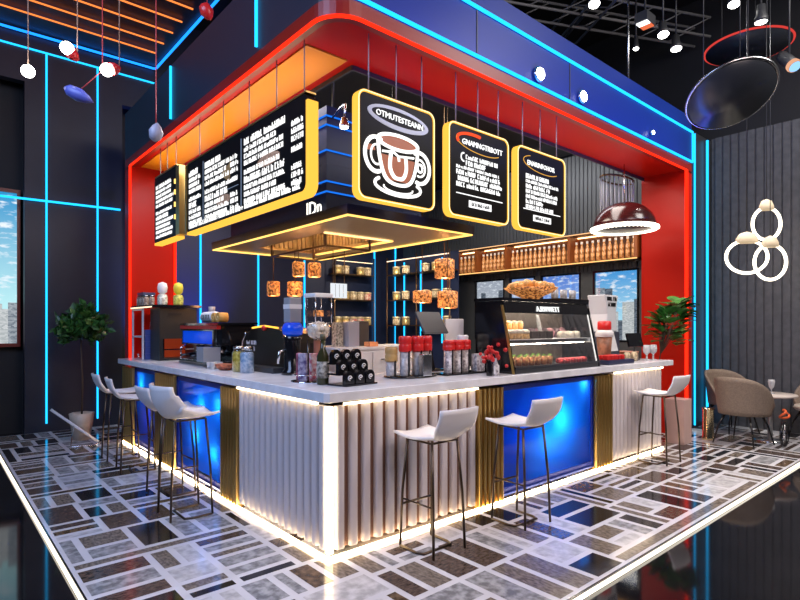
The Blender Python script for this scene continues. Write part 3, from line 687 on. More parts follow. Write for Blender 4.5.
# ------------------------------------------------------------------ bar stools
legm = bronzeleg
def shell(bucket):
    def fn(u, v):
        # u: front (0) to top of the back (1); v: across
        t = v*2-1
        if u < .55:
            s = u/.55; y = .22-.37*s; z = (.805 if bucket else .775)-.018*math.sin(math.pi*s) ; hw = .165+.02*s
        else:
            s = (u-.55)/.45; a = s*math.pi/2
            y = -.15-(.075 if bucket else .06)*math.sin(min(a*1.3, math.pi/2))-(.03 if bucket else .075)*s; z = (.805 if bucket else .775)+(.26 if bucket else .215)*s**1.25; hw = .185-.008*s
        lift = .022*t*t
        if bucket:
            lift = (.03+.16*max(0, u-.08)**1.0*(1 if u < .55 else (1-(u-.55)/.45*0.6)))*abs(t)**2.2
            hw += .06*min(1, u*2)
        if not bucket: hw *= 1-.30*math.exp(-((u-.52)/.13)**2)
        x = hw*t
        if u >= .55: y += (.075 if bucket else .03)*t*t*(1.0 if bucket else s)
        else: z -= 0.0
        z += lift if u < .75 else lift*(1-(u-.75)/.25)*.8
        return (x, y, z)
    return fn
def make_stool(label, loc, rz, bucket=False):
    t = thing('bar_stool', label, 'stool', loc, rz, 'white bar stools at the counter')
    MB().grid(shell(bucket), 18, 14).build('seat_shell', white, t, solid=.018)
    for sx, sy, nm in ((-1, 1, 'f'), (1, 1, 'f'), (-1, -1, 'b'), (1, -1, 'b')):
        MB().tube([(sx*.12, sy*.12, .755 if not bucket else .785), (sx*.14, sy*.15, .4), (sx*.15, sy*.165, .012)], .0095).build('leg', legm, t)
    MB().tube([(-.15, .165, .012), (-.15, .0, .010), (-.13, -.05, .010), (.13, -.05, .010), (.15, .0, .010), (.15, .165, .012)], .0095).build('floor_bar', legm, t)
    mb = MB(); mb.cyl((-.145, .155, .30), (.145, .155, .30), .008); mb.build('footrest', legm, t)
    mb = MB(); mb.cyl((-.143, -.155, .34), (-.143, .155, .34), .006); mb.build('side_rail', legm, t)
    zf = .783 if bucket else .753; mb = MB(); mb.tube([(-.12, .12, zf), (.12, .12, zf), (.12, -.12, zf), (-.12, -.12, zf)], .008, 6, True); mb.build('seat_frame', legm, t)
    return t
s1 = make_stool('white low-backed stool before the white slats, nearest the lit counter corner', (0.62, -0.33, 0), 0)
dup(s1, (1.50, -0.42, 0), R(-3), 'white low-backed stool in front of the large blue panel')
dup(s1, (4.2, -0.31, 0), R(-4), 'white low-backed stool at the far right end of the counter')
make_stool('white bucket stool with wrapped sides by the left blue panel, largest on that side', (-0.42, 1.47, 0), R(-90), True)
dup(s1, (-0.31, 2.14, 0), R(-88), 'white stool partly hidden behind the largest left stool')
dup(s1, (-0.32, 3.22, 0), R(-96), 'white stool with square back, second from the far left end')
dup(s1, (-0.31, 3.86, 0), R(-92), 'white stool at the far left end of the counter, nearest the potted tree')

# ------------------------------------------------------------------ cafe corner on the right
def chair(label, loc, rz):
    t = thing('lounge_chair', label, 'chair', loc, rz, 'tan shell chairs at the low table')
    def back(u, v):
        a = R(-90 + (v*2-1)*105); k = 1-abs(v*2-1)**3
        rr = .29+.05*u
        return (rr*math.cos(a)*.95, rr*math.sin(a)+.02, .40+u*(.14+.34*k))
    MB().grid(back, 8, 20).build('backrest', tan, t, solid=.03)
    MB().lathe([(.0001, .40), (.26, .40), (.285, .43), (.27, .465), (.0001, .475)], (0, .02, 0), 24).build('seat', mat('seat_fabric', (0.5, 0.42, 0.36), 0.8), t)
    for sx, sy in ((-1, 1), (1, 1), (-1, -1), (1, -1)): MB().tube([(sx*.14, sy*.14, .41), (sx*.2, sy*.2, .25), (sx*.25, sy*.25, .01)], [.014, .012, .009]).build('leg', gloss, t)
    return t
c1 = chair('tan shell chair seen from behind, nearest the bar counter', (5.95, -0.62, 0), R(-100))
dup(c1, (6.80, -0.20, 0), R(150), 'tan shell chair standing beside the dark column by the cyan tubes')
dup(c1, (6.98, -1.22, 0), R(60), 'tan shell chair cut off by the picture edge beside the grey slatted wall')
t = thing('low_table', 'low round cafe table with a pale top between the tan chairs', 'table', (6.47, -0.78, 0))
MB().lathe([(.0001, .60), (.30, .60), (.31, .612), (.30, .63), (.0001, .63)], n=28).build('tabletop', mat('table_top', (0.55, 0.47, 0.42), 0.35), t)
MB().lathe([(.03, .03), (.03, .60)], n=14).build('pedestal', mat('pedestal_grey', (0.35, 0.35, 0.36), 0.3, 0.6), t)
MB().lathe([(.2, 0.0), (.2, .02), (.03, .035)], n=24).build('base', chrome, t)
t = thing('goblet', 'small clear goblet on the low cafe table', 'glass', (6.45, -0.80, .631))
MB().lathe([(.035, 0), (.035, .006), (.006, .012), (.006, .06), (.03, .09), (.042, .16), (.036, .19)], n=14).build('bowl', mat('frosted', (0.8, 0.8, 0.82), 0.15, trans=0.5), t)
tag(MB().lathe([(.075, 0), (.08, .02), (.07, .05), (.07, .40), (.08, .43)], n=20).build('gold_stand', mat('bright_gold', (0.9, 0.72, 0.42), 0.15, 1.0)), 'polished gold drum stand in front of the tan chairs', 'stand', None, (5.95, -0.20, 0))
t = thing('wheel_base', 'chrome and black spoked wheel on the floor under the low table', 'wheel', (6.15, -1.02, 0.17))
mb = MB(); mb.tube([(.15*math.cos(R(a)), 0, .15*math.sin(R(a))) for a in range(0, 360, 15)], .018, 8, True); mb.build('tyre', gloss, t)
mb = MB()
for a in range(0, 180, 45): mb.cyl((-.14*math.cos(R(a)), 0, -.14*math.sin(R(a))), (.14*math.cos(R(a)), 0, .14*math.sin(R(a))), .006)
mb.build('spokes', chrome, t)
tag(MB().tube([(.11*math.cos(R(a)), .03*math.sin(R(2*a)), .05*math.sin(R(a))) for a in range(0, 360, 15)], .014, 8, True).build('orange_ring', mat('orange_ring', (0.75, 0.12, 0.03), 0.4)), 'orange bent ring lying on top of the spoked wheel under the table', 'ring', None, (6.15, -1.02, 0.42))
# ring pendants
def pend(label, loc, rx, rz, twist):
    t = thing('ring_pendant', label, 'pendant lamp', loc, R(twist), 'glowing ring pendants')
    MB().tube([(rx*math.cos(R(a)), 0, rz*math.sin(R(a))) for a in range(0, 360, 10)], .020, 8, True).build('light_ring', ringw, t)
    mb = MB(); mb.lathe([(rx*.55, 0.0), (rx*.52, .06), (rx*.36, .12), (.0001, .15)], (0, 0, rz-.035), 18, 1, .55); mb.build('cap', mat('cap_cream', (0.62, 0.52, 0.38), 0.5, emit=(1.0, 0.75, 0.4), es=0.2), t)
    MB().cyl((0, 0, rz+.11), (0, 0, 6.9-loc[2]), .004, n=6).build('cord', dgrey, t)
    return t
pend('glowing ring pendant lamp, uppermost of the three', (6.24, -0.80, 2.86), .17, .21, -48)
pend('glowing ring pendant lamp, widest and farthest left of the three', (5.95, -0.66, 2.42), .25, .21, -48)
pend('glowing ring pendant lamp, lowest of the three', (5.96, -0.915, 2.33), .185, .22, -48)
# hanging discs
def disc(label, loc, r, rim, tilt):
    t = thing('hanging_disc', label, 'ceiling disc', loc)
    t.rotation_euler = Matrix.Rotation(tilt, 3, Vector((.754, -.657, 0))).to_euler()
    MB().lathe([(.0001, -.02), (r-.015, -.02), (r-.015, .02), (.0001, .02)], n=48).build('disc', mat('disc_navy', (0.022, 0.026, 0.034), 0.3), t)
    MB().tube([(r*math.cos(R(a)), r*math.sin(R(a)), 0) for a in range(0, 360, 6)], .014, 8, True).build('rim', rim, t)
    inv = t.rotation_euler.to_matrix().inverted()
    for a in (0, 120, 240):
        p = Vector((r*.6*math.cos(R(a)), r*.6*math.sin(R(a)), .02)); wp = t.rotation_euler.to_matrix() @ p
        q_ = inv @ Vector((wp.x, wp.y, 6.9-loc[2]))
        MB().cyl(tuple(p), tuple(q_), .004, n=6).build('cord', dgrey, t)
disc('dark hanging disc with a glowing red rim, the upper one', (6.75, -0.437, 5.47), .537, glow('rim_red', (0.8, 0.06, 0.05), 0.8), R(0))
disc('large dark hanging disc with a thin steel rim, below the red one', (4.12, -1.06, 3.86), .41, steel, R(-30))

# ------------------------------------------------------------------ dome lamp over the right wing
dl = thing('dome_lamp', 'red and black dome lamp with a white light ring over the right wing', 'lamp', (5.05, 0.52, 2.80))
pr = [(.40*math.cos(R(a)), .34*math.sin(R(a))) for a in range(0, 91, 9)]; pr[-1] = (.0001, .34)
MB().lathe([(r_, z+.045) for r_, z in pr], n=40).build('dome_shade', mat('dome_red', (0.035, 0.005, 0.005), 0.2), dl)
MB().tube([(.41*math.cos(R(a)), .41*math.sin(R(a)), .03) for a in range(0, 360, 8)], .024, 8, True).build('light_ring', glow('dome_ring', (1, 0.93, 0.8), 5), dl)
MB().tube([(.37*math.cos(R(a)), .37*math.sin(R(a)), .012+.012*((a//4) % 2)) for a in range(0, 360, 4)], .014, 6, True).build('bead_fringe', ringw, dl)
MB().lathe([(.0001, .03), (.385, .03), (.385, .036), (.0001, .036)], n=32).build('inner_plate', dgrey, dl)
MB().cyl((0, 0, .385), (0, 0, .898), .006).build('cord', steel, dl)
sr = thing('string_curtain_lamp', 'oval ring hung with vertical silver strings above the dome lamp', 'lamp', (5.52, 0.86, 3.64))
MB().tube([(.38*math.cos(R(a)), .16*math.sin(R(a)), 0) for a in range(0, 360, 8)], .014, 8, True).build('ring', bronze, sr)
for k in range(26):
    a = R(360*k/26); MB().cyl((.38*math.cos(a), .16*math.sin(a), 0), (.38*math.cos(a), .16*math.sin(a), -.42-.05*(k % 3)), .006, n=6).build('string', mat('string_grey', (0.42, 0.43, 0.46), 0.45), sr)
for a in (0, 180): MB().cyl((.38*math.cos(R(a)), 0, 0), (.38*math.cos(R(a)), 0, .755), .005, n=6).build('hanging_rod', dgrey, sr)

# ------------------------------------------------------------------ mobile lamps on the left
def globe(label, loc, r, shade, d, cord=True):
    t = thing('globe_pendant', label, 'pendant lamp', loc)
    MB().ball((0, 0, 0), r, n=18).build('globe', whiteg, t)
    D = Vector(d).normalized()
    if shade: MB().tube([tuple(D*r*.75), tuple(D*r*1.5), tuple(D*r*2.2)], [r*.98, r*.85, r*.3], 16).build('shade', shade, t)
    a = D*r*2.1 if shade else Vector((0, 0, r))
    MB().cyl(tuple(a), (a.x, a.y, 5.72-loc[2]), .004, n=6).build('cord', mat('cord_tan', (0.4, 0.25, 0.18), 0.5), t)
globe('glowing white globe lamp on a cord at the far left', (-1.443, 1.797, 3.40), .045, None, (0, 0, 1))
globe('glowing globe lamp with a small red holder, between the other two globes', (-1.228, 1.609, 3.57), .045, redc, (.75, .25, -.6))
globe('glowing globe lamp in a red cone shade, nearest the canopy', (-1.006, 1.416, 3.41), .046, redc, (.85, .1, .45))
def leafshade(label, loc, m, d, rod):
    t = thing('leaf_shade', label, 'mobile shade', loc)
    D = Vector(d)
    MB().tube([tuple(D*s) for s in (-1, -.7, 0, .6, 1)], [.012, .04, .05, .03, .004], 14).build('shade', m, t)
    MB().tube([(0, 0, .03), tuple(Vector(rod)), (rod[0], rod[1], 5.72-loc[2])], .004, 6).build('rod', mat('rod_red', (0.5, 0.05, 0.05), 0.4), t)
leafshade('small blue leaf-shaped shade hanging from a red rod', (-1.161, 1.551, 3.225), mat('shade_blue', (0.10, 0.12, 0.45), 0.35), (.08, -.06, -.05), (.15, -.02, .22))
leafshade('small pale grey leaf-shaped shade hanging before the red left fascia', (-0.735, 1.179, 2.954), mat('shade_grey', (0.35, 0.35, 0.45), 0.4), (.01, .0, .07), (.0, .0, .2))
leafshade('small red leaf-shaped shade beside the blue ceiling tube', (-0.453, 0.934, 3.835), redc, (.02, -.02, -.06), (.0, .0, .2))

# ------------------------------------------------------------------ dark hall ceiling on the right: trusses and spotlights
def truss(p0, p1, nm):
    P0, P1 = Vector(p0), Vector(p1); D = (P1-P0); L = D.length; D.normalize(); S = Vector((-D.y, D.x, 0))*.16; U = Vector((0, 0, .3))
    mb = MB()
    for o in (S, -S, S+U, -S+U): mb.cyl(tuple(P0+o), tuple(P1+o), .022, n=6)
    n = int(L/.5)
    for k in range(n):
        a, b = P0+D*L*k/n, P0+D*L*(k+1)/n
        mb.cyl(tuple(a+S), tuple(b+S+U), .01, n=6); mb.cyl(tuple(a-S), tuple(b-S+U), .01, n=6)
    struct(nm, mb, mat('truss_grey', (0.16, 0.16, 0.17), 0.5))
truss((2.0, 1.6, 6.1), (7.4, -2.6, 6.1), 'beam_truss')
truss((1.2, 3.4, 6.1), (7.4, 0.4, 6.1), 'beam_truss')
truss((3.6, -1.6, 6.1), (6.9, 3.6, 6.1), 'beam_truss')
truss((2.0, -0.6, 6.1), (5.6, -3.6, 6.1), 'beam_truss')
def tspot(label, loc, tgt, e_=60, r_=.07):
    t = thing('truss_spotlight', label, 'spotlight', loc)
    D = (Vector(tgt)-Vector(loc)).normalized(); q_ = D.to_track_quat('Z', 'Y').to_matrix().to_4x4()
    mb = MB(); mb.M = q_; mb.lathe([(r_*.7, -.16), (r_*.8, -.05), (r_*1.1, .0), (r_*1.1, .05)], n=18); mb.build('housing', dgrey, t)
    mb = MB(); mb.M = q_; mb.lathe([(r_, .051), (r_*.9, .056), (.0001, .06)], n=18); mb.build('lens', whiteg, t)
    MB().cyl((0, 0, .02), (0, 0, 6.9-loc[2]), .012, n=8).build('bracket', dgrey, t)
    lamp('spot_beam', 'SPOT', tuple(D*.09), e_, (1, .96, .9), .06, tuple(D*3), 70, .6, parent=t)
tspot('truss spotlight at the top edge of the picture, above the blue fascia', (4.54, 0.67, 5.75), (3.0, -.6, 0), 120)
tspot('truss spotlight just right of the box light, upper of the close pair', (5.59, .24, 5.55), (4.2, -.8, 0), 120)
tspot('truss spotlight, lower of the close pair over the canopy', (6.11, .28, 5.55), (5.2, -.4, 0), 120)
tspot('truss spotlight at the top edge above the red-rimmed disc', (5.91, -.525, 5.75), (4.5, -1.2, 0), 100)
tspot('truss spotlight directly above the right side of the red-rimmed disc', (5.91, -.83, 5.40), (6.2, -.8, 0), 120)
tspot('small truss spotlight under the box light', (6.06, .84, 5.75), (5.0, .4, 0), 60, .04)
t = thing('box_light', 'small box light with white and red lenses on the truss', 'spotlight', (4.99, 0.21, 5.48))
MB().box(-.12, .12, -.08, .08, -.06, .06).build('housing', dgrey, t)
MB().box(-.10, -.01, -.07, .07, -.075, -.061).build('white_lens', glow('lens_white', (1, 1, 1), 2), t)
MB().box(.01, .10, -.07, .07, -.075, -.061).build('red_lens', glow('lens_red', (1, .2, .08), .8), t)
MB().cyl((0, 0, .06), (0, 0, 1.42), .012).build('bracket', dgrey, t)
t = thing('projector', 'stage projector with blue and orange lens at the right picture edge', 'projector', (6.36, -1.02, 4.92))
D = Vector((-.3, -.55, -.75)).normalized(); q_ = D.to_track_quat('Z', 'Y').to_matrix().to_4x4()
mb = MB(); mb.M = q_; mb.lathe([(.06, -.2), (.075, -.12), (.075, .12)]); mb.build('body', dgrey, t)
mb = MB(); mb.M = q_; mb.lathe([(.068, .121), (.05, .15), (.0001, .16)]); mb.build('lens', glow('proj_blue', (.3, .6, 1), 1.2), t)
mb = MB(); mb.M = q_; mb.lathe([(.078, .06), (.084, .09), (.078, .12)]); mb.build('lens_ring', glow('proj_or', (1, .5, .3), .8), t)
MB().cyl((0, 0, 0), (0, 0, 1.98), .012).build('bracket', dgrey, t)
tag(MB().cyl((0, 0, 0), (0, 0, 2.43), .016, n=8).build('hanging_pole', steel), 'thin steel pole from the dark ceiling to the canopy roof', 'pole', None, (5.3, .587, 4.465))

# ------------------------------------------------------------------ left side: wall screen, potted tree, leaning board
t = thing('wall_screen', 'tall lit screen with a red frame showing sky and city at the far left', 'screen', (-2.05, 6.6, 1.28))
MB().box(0, 1.04, 0.0, .03, 0, 2.17).build('sky_picture', skyline_mat('screen_sky', 2, (.03, .30, .62), (.50, .85, .90)), t)
mb = MB(); towers(mb, 0, 1.04, 0, .62, random.Random(9), lambda b, a, c, z0, z1: b.box(a, c, -.006, 0, z0, z1)); mb.build('city_picture', [bm1, bm2, bm3], t)
mb = MB(); mb.box(-.03, 0, -.03, .1, -.05, 2.22); mb.box(1.04, 1.08, -.03, .1, -.05, 2.22); mb.box(0, 1.04, -.03, .1, 2.17, 2.22); mb.box(0, 1.04, -.03, .1, -.05, 0); mb.build('frame', mat('frame_redbrown', (0.22, 0.03, 0.02), 0.3), t)
t = thing('potted_tree', 'round-headed small tree in a pale tapered pot by the navy wall', 'potted plant', (-.42, 5.35, 0))
MB().lathe([(.10, 0), (.13, .18), (.155, .36), (.14, .36), (.13, .31), (.0001, .31)], n=6).build('pot', mat('pot_beige', (0.50, 0.42, 0.34), 0.35, noise=.15, nscale=5), t)
MB().tube([(0, 0, .3), (.01, .0, .8), (-.01, 0, 1.35)], [.013, .011, .009]).build('trunk', stemm, t)
def leaves(mb, pos, size, rnd, n):
    for _ in range(n):
        p = Vector(pos(rnd)); d = Vector((rnd.gauss(0, 1), rnd.gauss(0, 1), rnd.gauss(.3, .8))).normalized(); s = d.orthogonal().normalized(); s.rotate(Matrix.Rotation(rnd.uniform(0, 6.28), 3, d)); nn = d.cross(s)
        L = size*rnd.uniform(.7, 1.3)
        mb._a([tuple(p), tuple(p+d*L*.5+s*L*.28+nn*L*.06), tuple(p+d*L), tuple(p+d*L*.5-s*L*.28+nn*L*.06), tuple(p+d*L*.5)], [(0,1,4),(1,2,4),(2,3,4),(3,0,4)])
def inball(rnd):
    while True:
        p = (rnd.uniform(-1, 1), rnd.uniform(-1, 1), rnd.uniform(-1, 1)); r_ = sum(a*a for a in p)
        if .15 < r_ < 1: return (p[0]*.31+.02*p[2], p[1]*.27, 1.55+p[2]*.23+.06*math.cos(5*p[0]))
mb = MB(); leaves(mb, inball, .11, random.Random(3), 700); mb.build('foliage', leafm, t)
mb = MB(); rl = random.Random(8)
for _ in range(5):
    p = inball(rl); mb.ball((p[0]*1.05, p[1]*1.05, p[2]), .03, n=10)
mb.build('pale_blossom', mat('blossom', (0.35, 0.4, 0.2), 0.6), t)
t = thing('leaning_board', 'slim white board leaning on a wire foot beside the potted tree', 'board', (-.52, 5.0, 0))
mb = MB(); mb.tube([(-.28, .18, .46), (.22, -.12, .012)], .02, 4); mb.build('board', white, t)
mb = MB(); mb.tube([(-.05, .03, .245), (-.12, -.16, .012), (.15, -.2, .012), (.22, -.12, .03)], .008); mb.build('wire_foot', chrome, t)

# plinth and plant at the right end
tag(MB().box(-.12, .12, -.12, .12, 0, .58).build('pink_plinth', mat('plinth_pink', (0.62, 0.42, 0.38), 0.35), bevel=.006), 'pale pink square plinth between the counter end and the red right leg', 'plinth', None, (5.44, -0.02, 0))
t = thing('leafy_plant', 'tall glossy broad-leaved plant in front of the red right leg', 'potted plant', (5.46, 0.36, 0))
MB().lathe([(.11, 0), (.14, .3), (.13, .3), (.12, .26), (.0001, .26)], n=18).build('pot', dgrey, t)
mb = MB(); rp = random.Random(4); lv = MB()
for k in range(20):
    a = rp.uniform(0, 6.28); sp2 = rp.uniform(.05, .16); top = 1.42+rp.uniform(0, .52)
    tip = (sp2*math.cos(a)+.0, sp2*math.sin(a)-.28, top)
    mb.tube([(.02*math.cos(a), .02*math.sin(a), .25), (.0, -.14, 1.15), tip], [.008, .006, .003], 6)
    for q in range(4):
        d = Vector((math.cos(a+rp.uniform(-.9, .9)), math.sin(a+rp.uniform(-.9, .9)), rp.uniform(.1, 1.0))).normalized(); s = d.cross(Vector((0, 0, 1))).normalized(); n_ = s.cross(d)
        L = rp.uniform(.15, .22); base = Vector(tip) - Vector((0, 0, .06*q))
        def lf(u, v, d=d, s=s, n_=n_, L=L, base=base):
            ww = math.sin(math.pi*min(1, u*.96+.03))**.8*L*.5
            return tuple(base+d*L*u+s*ww*(v*2-1)+n_*(-.08*u*u+.025*abs(v*2-1))*L*3)
        lv.grid(lf, 6, 4)
mb.build('stem', stemm, t); lv.build('foliage', leafd, t)

# ------------------------------------------------------------------ things on the left wing
uz = CT
t = thing('appliance_shelf', 'black topped white wire shelf with an oven bay at the far left counter end', 'shelf', (0, 0, uz))
MB().box(.06, .66, 3.93, 4.84, .66, .69).build('top_board', gloss, t)
mb = MB()
for a, b in ((.08, 4.82), (.62, 4.82), (.08, 4.38)): mb.box(a-.01, a+.01, b-.01, b+.01, 0, .66)
mb.box(.07, .09, 4.38, 4.82, .63, .65); mb.box(.07, .09, 4.38, 4.82, .28, .30); mb.box(.09, .61, 4.81, 4.83, .28, .30)
mb.build('wire_frame', white, t)
MB().box(.25, .61, 4.40, 4.79, .28, .295).build('glass_shelf', glass, t)
MB().box(.05, .058, 3.94, 4.82, .655, .672).build('light_edge', glow('shelf_edge', (1, .75, .5), 1.5), t)
t = thing('oven', 'black oven with red interior under the appliance shelf', 'oven', (0, 0, uz))
mb = MB(); mb.box(.16, .62, 3.98, 4.34, .27, .655); mb.box(.16, .62, 3.98, 4.34, 0, .03); mb.box(.16, .2, 3.98, 4.34, .03, .27); mb.box(.58, .62, 3.98, 4.34, .03, .27); mb.box(.2, .58, 4.30, 4.34, .03, .27); mb.build('body', mat('oven_black', (0.02, 0.02, 0.02), 0.35), t)
MB().box(.2, .58, 4.285, 4.30, .03, .27).build('red_lining', mat('lining', (0.35, 0.05, 0.02), 0.4, emit=(1, .1, .02), es=.15), t)
MB().box(.26, .42, 3.965, 3.98, .56, .59).build('handle', black, t)
mb = MB(); mb.box(.2, .215, 3.97, 3.985, .03, .27); mb.box(.2, .58, 3.975, 3.985, .13, .145); mb.build('door_rail', chrome, t)
for k in range(5):
    tag(MB().box(-.06, .06, -.07, .07, 0, .075).build('blue_box', mat('blue_box', (0.08, 0.11, 0.36), 0.4), bevel=.004), 'blue box stacked on the counter beside the oven', 'box', 'blue boxes stacked beside the oven', (.17, 4.46, uz + .0765*k))
tag(MB().box(-.05, .05, -.06, .06, 0, .13).build('carton', mat('carton_maroon', (0.25, 0.05, 0.10), 0.5), bevel=.004), 'maroon carton on the glass shelf beside the blue boxes', 'box', None, (.3, 4.62, uz+.296))
tag(MB().box(-.04, .04, -.07, .07, 0, .06).build('label_box', paper, bevel=.003), 'small white box on top of the maroon carton', 'box', None, (.3, 4.62, uz+.427))
j0 = None; rj = random.Random(2)
for k in range(8):
    loc = (.14+.075*(k % 2)+.01*rj.random(), 4.50+.085*(k//2), uz+.6905)
    lb = 'small jar of brown nuts on the black appliance shelf'
    if j0 is None:
        j0 = thing('nut_jar', lb, 'jar', loc, 0, 'nut jars on the appliance shelf')
        MB().lathe([(.03, 0), (.036, .01), (.036, .10), (.028, .12)], n=14).build('jar', mat('nut_mix', (0.25, 0.12, 0.06), 0.3, col2=(0.7, 0.6, 0.5), nscale=45), j0)
        MB().lathe([(.032, .12), (.032, .14)], n=14).build('lid', steel, j0)
    else: dup(j0, loc, None, lb)
tag(MB().box(-.09, .06, -.13, .13, 0, .035).build('lid_box', mat('lid_box', (0.06, 0.07, 0.14), 0.4)), 'flat dark blue box lying across the nut jars', 'box', None, (.2, 4.60, uz+.8315))
for (xx_, yy, m, nm) in ((.22, 4.06, mat('syrup_white', (0.75, 0.72, 0.72), 0.3, emit=(1, .95, .9), es=.12), 'white'), (.40, 4.02, mat('syrup_yellow', (0.72, 0.60, 0.05), 0.3, emit=(.9, .75, .05), es=.12), 'yellow')):
    t = thing('syrup_bottle', '%s bulb-topped bottle standing on the black appliance shelf' % nm, 'bottle', (xx_, yy, uz+.6905))
    MB().lathe([(.055, 0), (.06, .02), (.062, .1), (.05, .13), (.03, .135)], n=18).build('base_jar', mat('clear_%s' % nm, (0.75, 0.74, 0.6) if nm == 'white' else (0.6, 0.6, 0.12), 0.2, noise=.4, nscale=40), t)
    MB().lathe([(.02, .135), (.052, .16), (.06, .22), (.05, .27), (.0001, .29)], n=18).build('bulb_top', m, t)
tag(MB().tube([(0, 0, 0.012), (.02, .05, .012), (.03, .08, .02), (.02, .06, .06), (0, 0, .05)], .012).build('chrome_cup_rack', chrome), 'small chrome tangle of cup clips under the wire shelf', 'clips', None, (.12, 4.55+.18, uz))

t = thing('espresso_machine', 'red topped espresso machine with a glossy blue front panel', 'espresso machine', (0, -.2, uz))
mb = MB(); mb.box(.28, .66, 2.62, 3.68, .22, .445); mb.box(.46, .66, 2.62, 3.68, 0, .22); mb.box(.22, .46, 2.62, 3.68, 0, .05); mb.build('body', gloss, t, bevel=.012)
mb = MB(); mb.ext([(.225, 2.60, .435), (.68, 2.60, .446), (.68, 2.60, .466), (.25, 2.60, .462)], (0, 1.1, 0)); mb.build('dark_top', gloss, t)
MB().box(.235, .279, 2.62, 3.68, .395, .434).build('red_band', redc, t)
MB().box(.24, .278, 2.72, 3.56, .24, .375).build('blue_front', mat('blue_front', (0.01, 0.06, 0.55), 0.1, emit=(.0, .1, 1), es=.35), t)
mb = MB(); mb.box(.225, .279, 2.68, 2.715, .22, .39); mb.box(.225, .279, 3.565, 3.6, .22, .39); mb.box(.225, .279, 2.715, 3.565, .376, .39); mb.build('chrome_trim', chrome, t)
for yy in (2.85, 3.15, 3.45):
    MB().lathe([(.035, .13), (.045, .15), (.045, .22)], (.38, yy, 0), 16).build('group_head', chrome, t)
    MB().tube([(.38, yy, .12), (.26, yy, .11), (.16, yy, .10)], [.03, .016, .014]).build('portafilter', gloss, t)
MB().box(.12, .3, 2.68, 2.86, .06, .21).build('water_tank', mat('tank_grey', (0.32, 0.33, 0.36), 0.25), t)
MB().box(.22, .46, 2.66, 3.64, .05, .06).build('drip_tray', steel, t)
for yy, h in ((2.78, .2), (3.55, .2)): MB().tube([(.26, yy, .22), (.2, yy, .18), (.2, yy, .06)], .008).build('steam_wand', chrome, t)
cupm = mat('cup_china', (0.75, 0.74, 0.76), 0.2)
c0 = None
for k in range(5):
    loc = (.45, 2.75+.085*k, uz+.452)
    lb = 'small white cup upside down on the red espresso machine'
    if c0 is None:
        c0 = thing('espresso_cup', lb, 'cup', (loc[0], loc[1], uz+.4665), 0, 'white cups on the espresso machine')
        MB().lathe([(.036, 0.004), (.034, .03), (.022, .06), (.0001, .062)], n=14).build('cup', cupm, c0)
        MB().tube([(.034, 0, .02), (.055, 0, .03), (.03, 0, .045)], .004, 6).build('handle', cupm, c0)
    else: dup(c0, (loc[0], loc[1], uz+.4665), None, lb)
t = thing('paper_roll', 'printed white paper sack lying on the espresso machine', 'sack', (.33, 2.66, uz+.4665))
mb = MB(); mb.M = Matrix.Translation((0, 0, .062)) @ Matrix.Rotation(R(-90), 4, 'X'); mb.lathe([(.03, -.03), (.056, 0), (.058, .3), (.05, .33)], n=16); mb.build('sack', paper, t)
for k in range(5): MB().box(-.0592, -.052, .06+.045*k, .078+.045*k, .04, .085).build('print_mark', gloss, t)
for yy, nm in ((2.68, 'nearer'), (2.80, 'farther')):
    t = thing('towel_roll', 'rolled orange and cream towel on the espresso machine, the %s one' % nm, 'towel', (.31, yy-.22, uz+.4665))
    mb = MB(); mb.M = Matrix.Translation((0, 0, .052)) @ Matrix.Rotation(R(90), 4, 'Y'); mb.lathe([(.05, -.05), (.052, 0), (.05, .05)], n=18); mb.build('roll', mat('towel_orange', (0.75, 0.38, 0.08), 0.7), t)
    sp3 = [(-.0515, .006*a*math.cos(a), .052+.006*a*math.sin(a)) for a in [0.4*i for i in range(20)]]
    MB().tube(sp3, .004, 5).build('spiral_edge', mat('towel_cream', (0.8, 0.6, 0.3), 0.7), t)
t = thing('glass_tumbler', 'stack of clear tumblers on the espresso machine behind the sack', 'glass', (.52, 3.25, uz+.4665))
for k in range(3): MB().lathe([(.03, .05*k), (.042, .05*k+.09)], n=14).build('tumbler', mat('frosted'), t)

t = thing('grinder_dome', 'black dome-fronted coffee machine with a yellow lit top edge', 'coffee machine', (0, 0, uz))
prof = [(1.36, 0), (1.36, .27), (1.42, .36), (1.54, .405), (1.80, .425), (2.06, .405), (2.2, .36), (2.28, .27), (2.28, 0)]
MB().ext([(.46, y_, z_) for y_, z_ in prof], (.34, 0, 0)).build('body', mat('dome_black', (0.010, 0.009, 0.008), 0.3), t)
mb = MB(); mb.tube([(.452, y_, z_+.004) for y_, z_ in prof[:3]], .012, 6); mb.tube([(.452, y_, z_+.004) for y_, z_ in prof[6:]], .012, 6); mb.build('steel_edge', chrome, t)
mb = MB(); mb.tube([(.452, y_, z_+.006) for y_, z_ in prof[3:6]], .009, 6); mb.build('light_edge', glow('dome_yellow', (1, .5, .06), 1.8), t)
mb = MB(); mb.ball((.448, 1.80, .41), .028, n=12); mb.build('badge', redc, t)
mb = MB(); mb.M = face_matrix((.458, 2.2, .16), (0, -1, 0), (0, 0, 1), (-1, 0, 0)); scrawl(mb, 0, .2, 0.02, .05, random.Random(1)); scrawl(mb, 0, .2, .085, .04, random.Random(2)); mb.build('lettering', paper, t)
MB().box(.34, .459, 1.42, 2.22, 0, .05).build('drip_tray', dgrey, t)
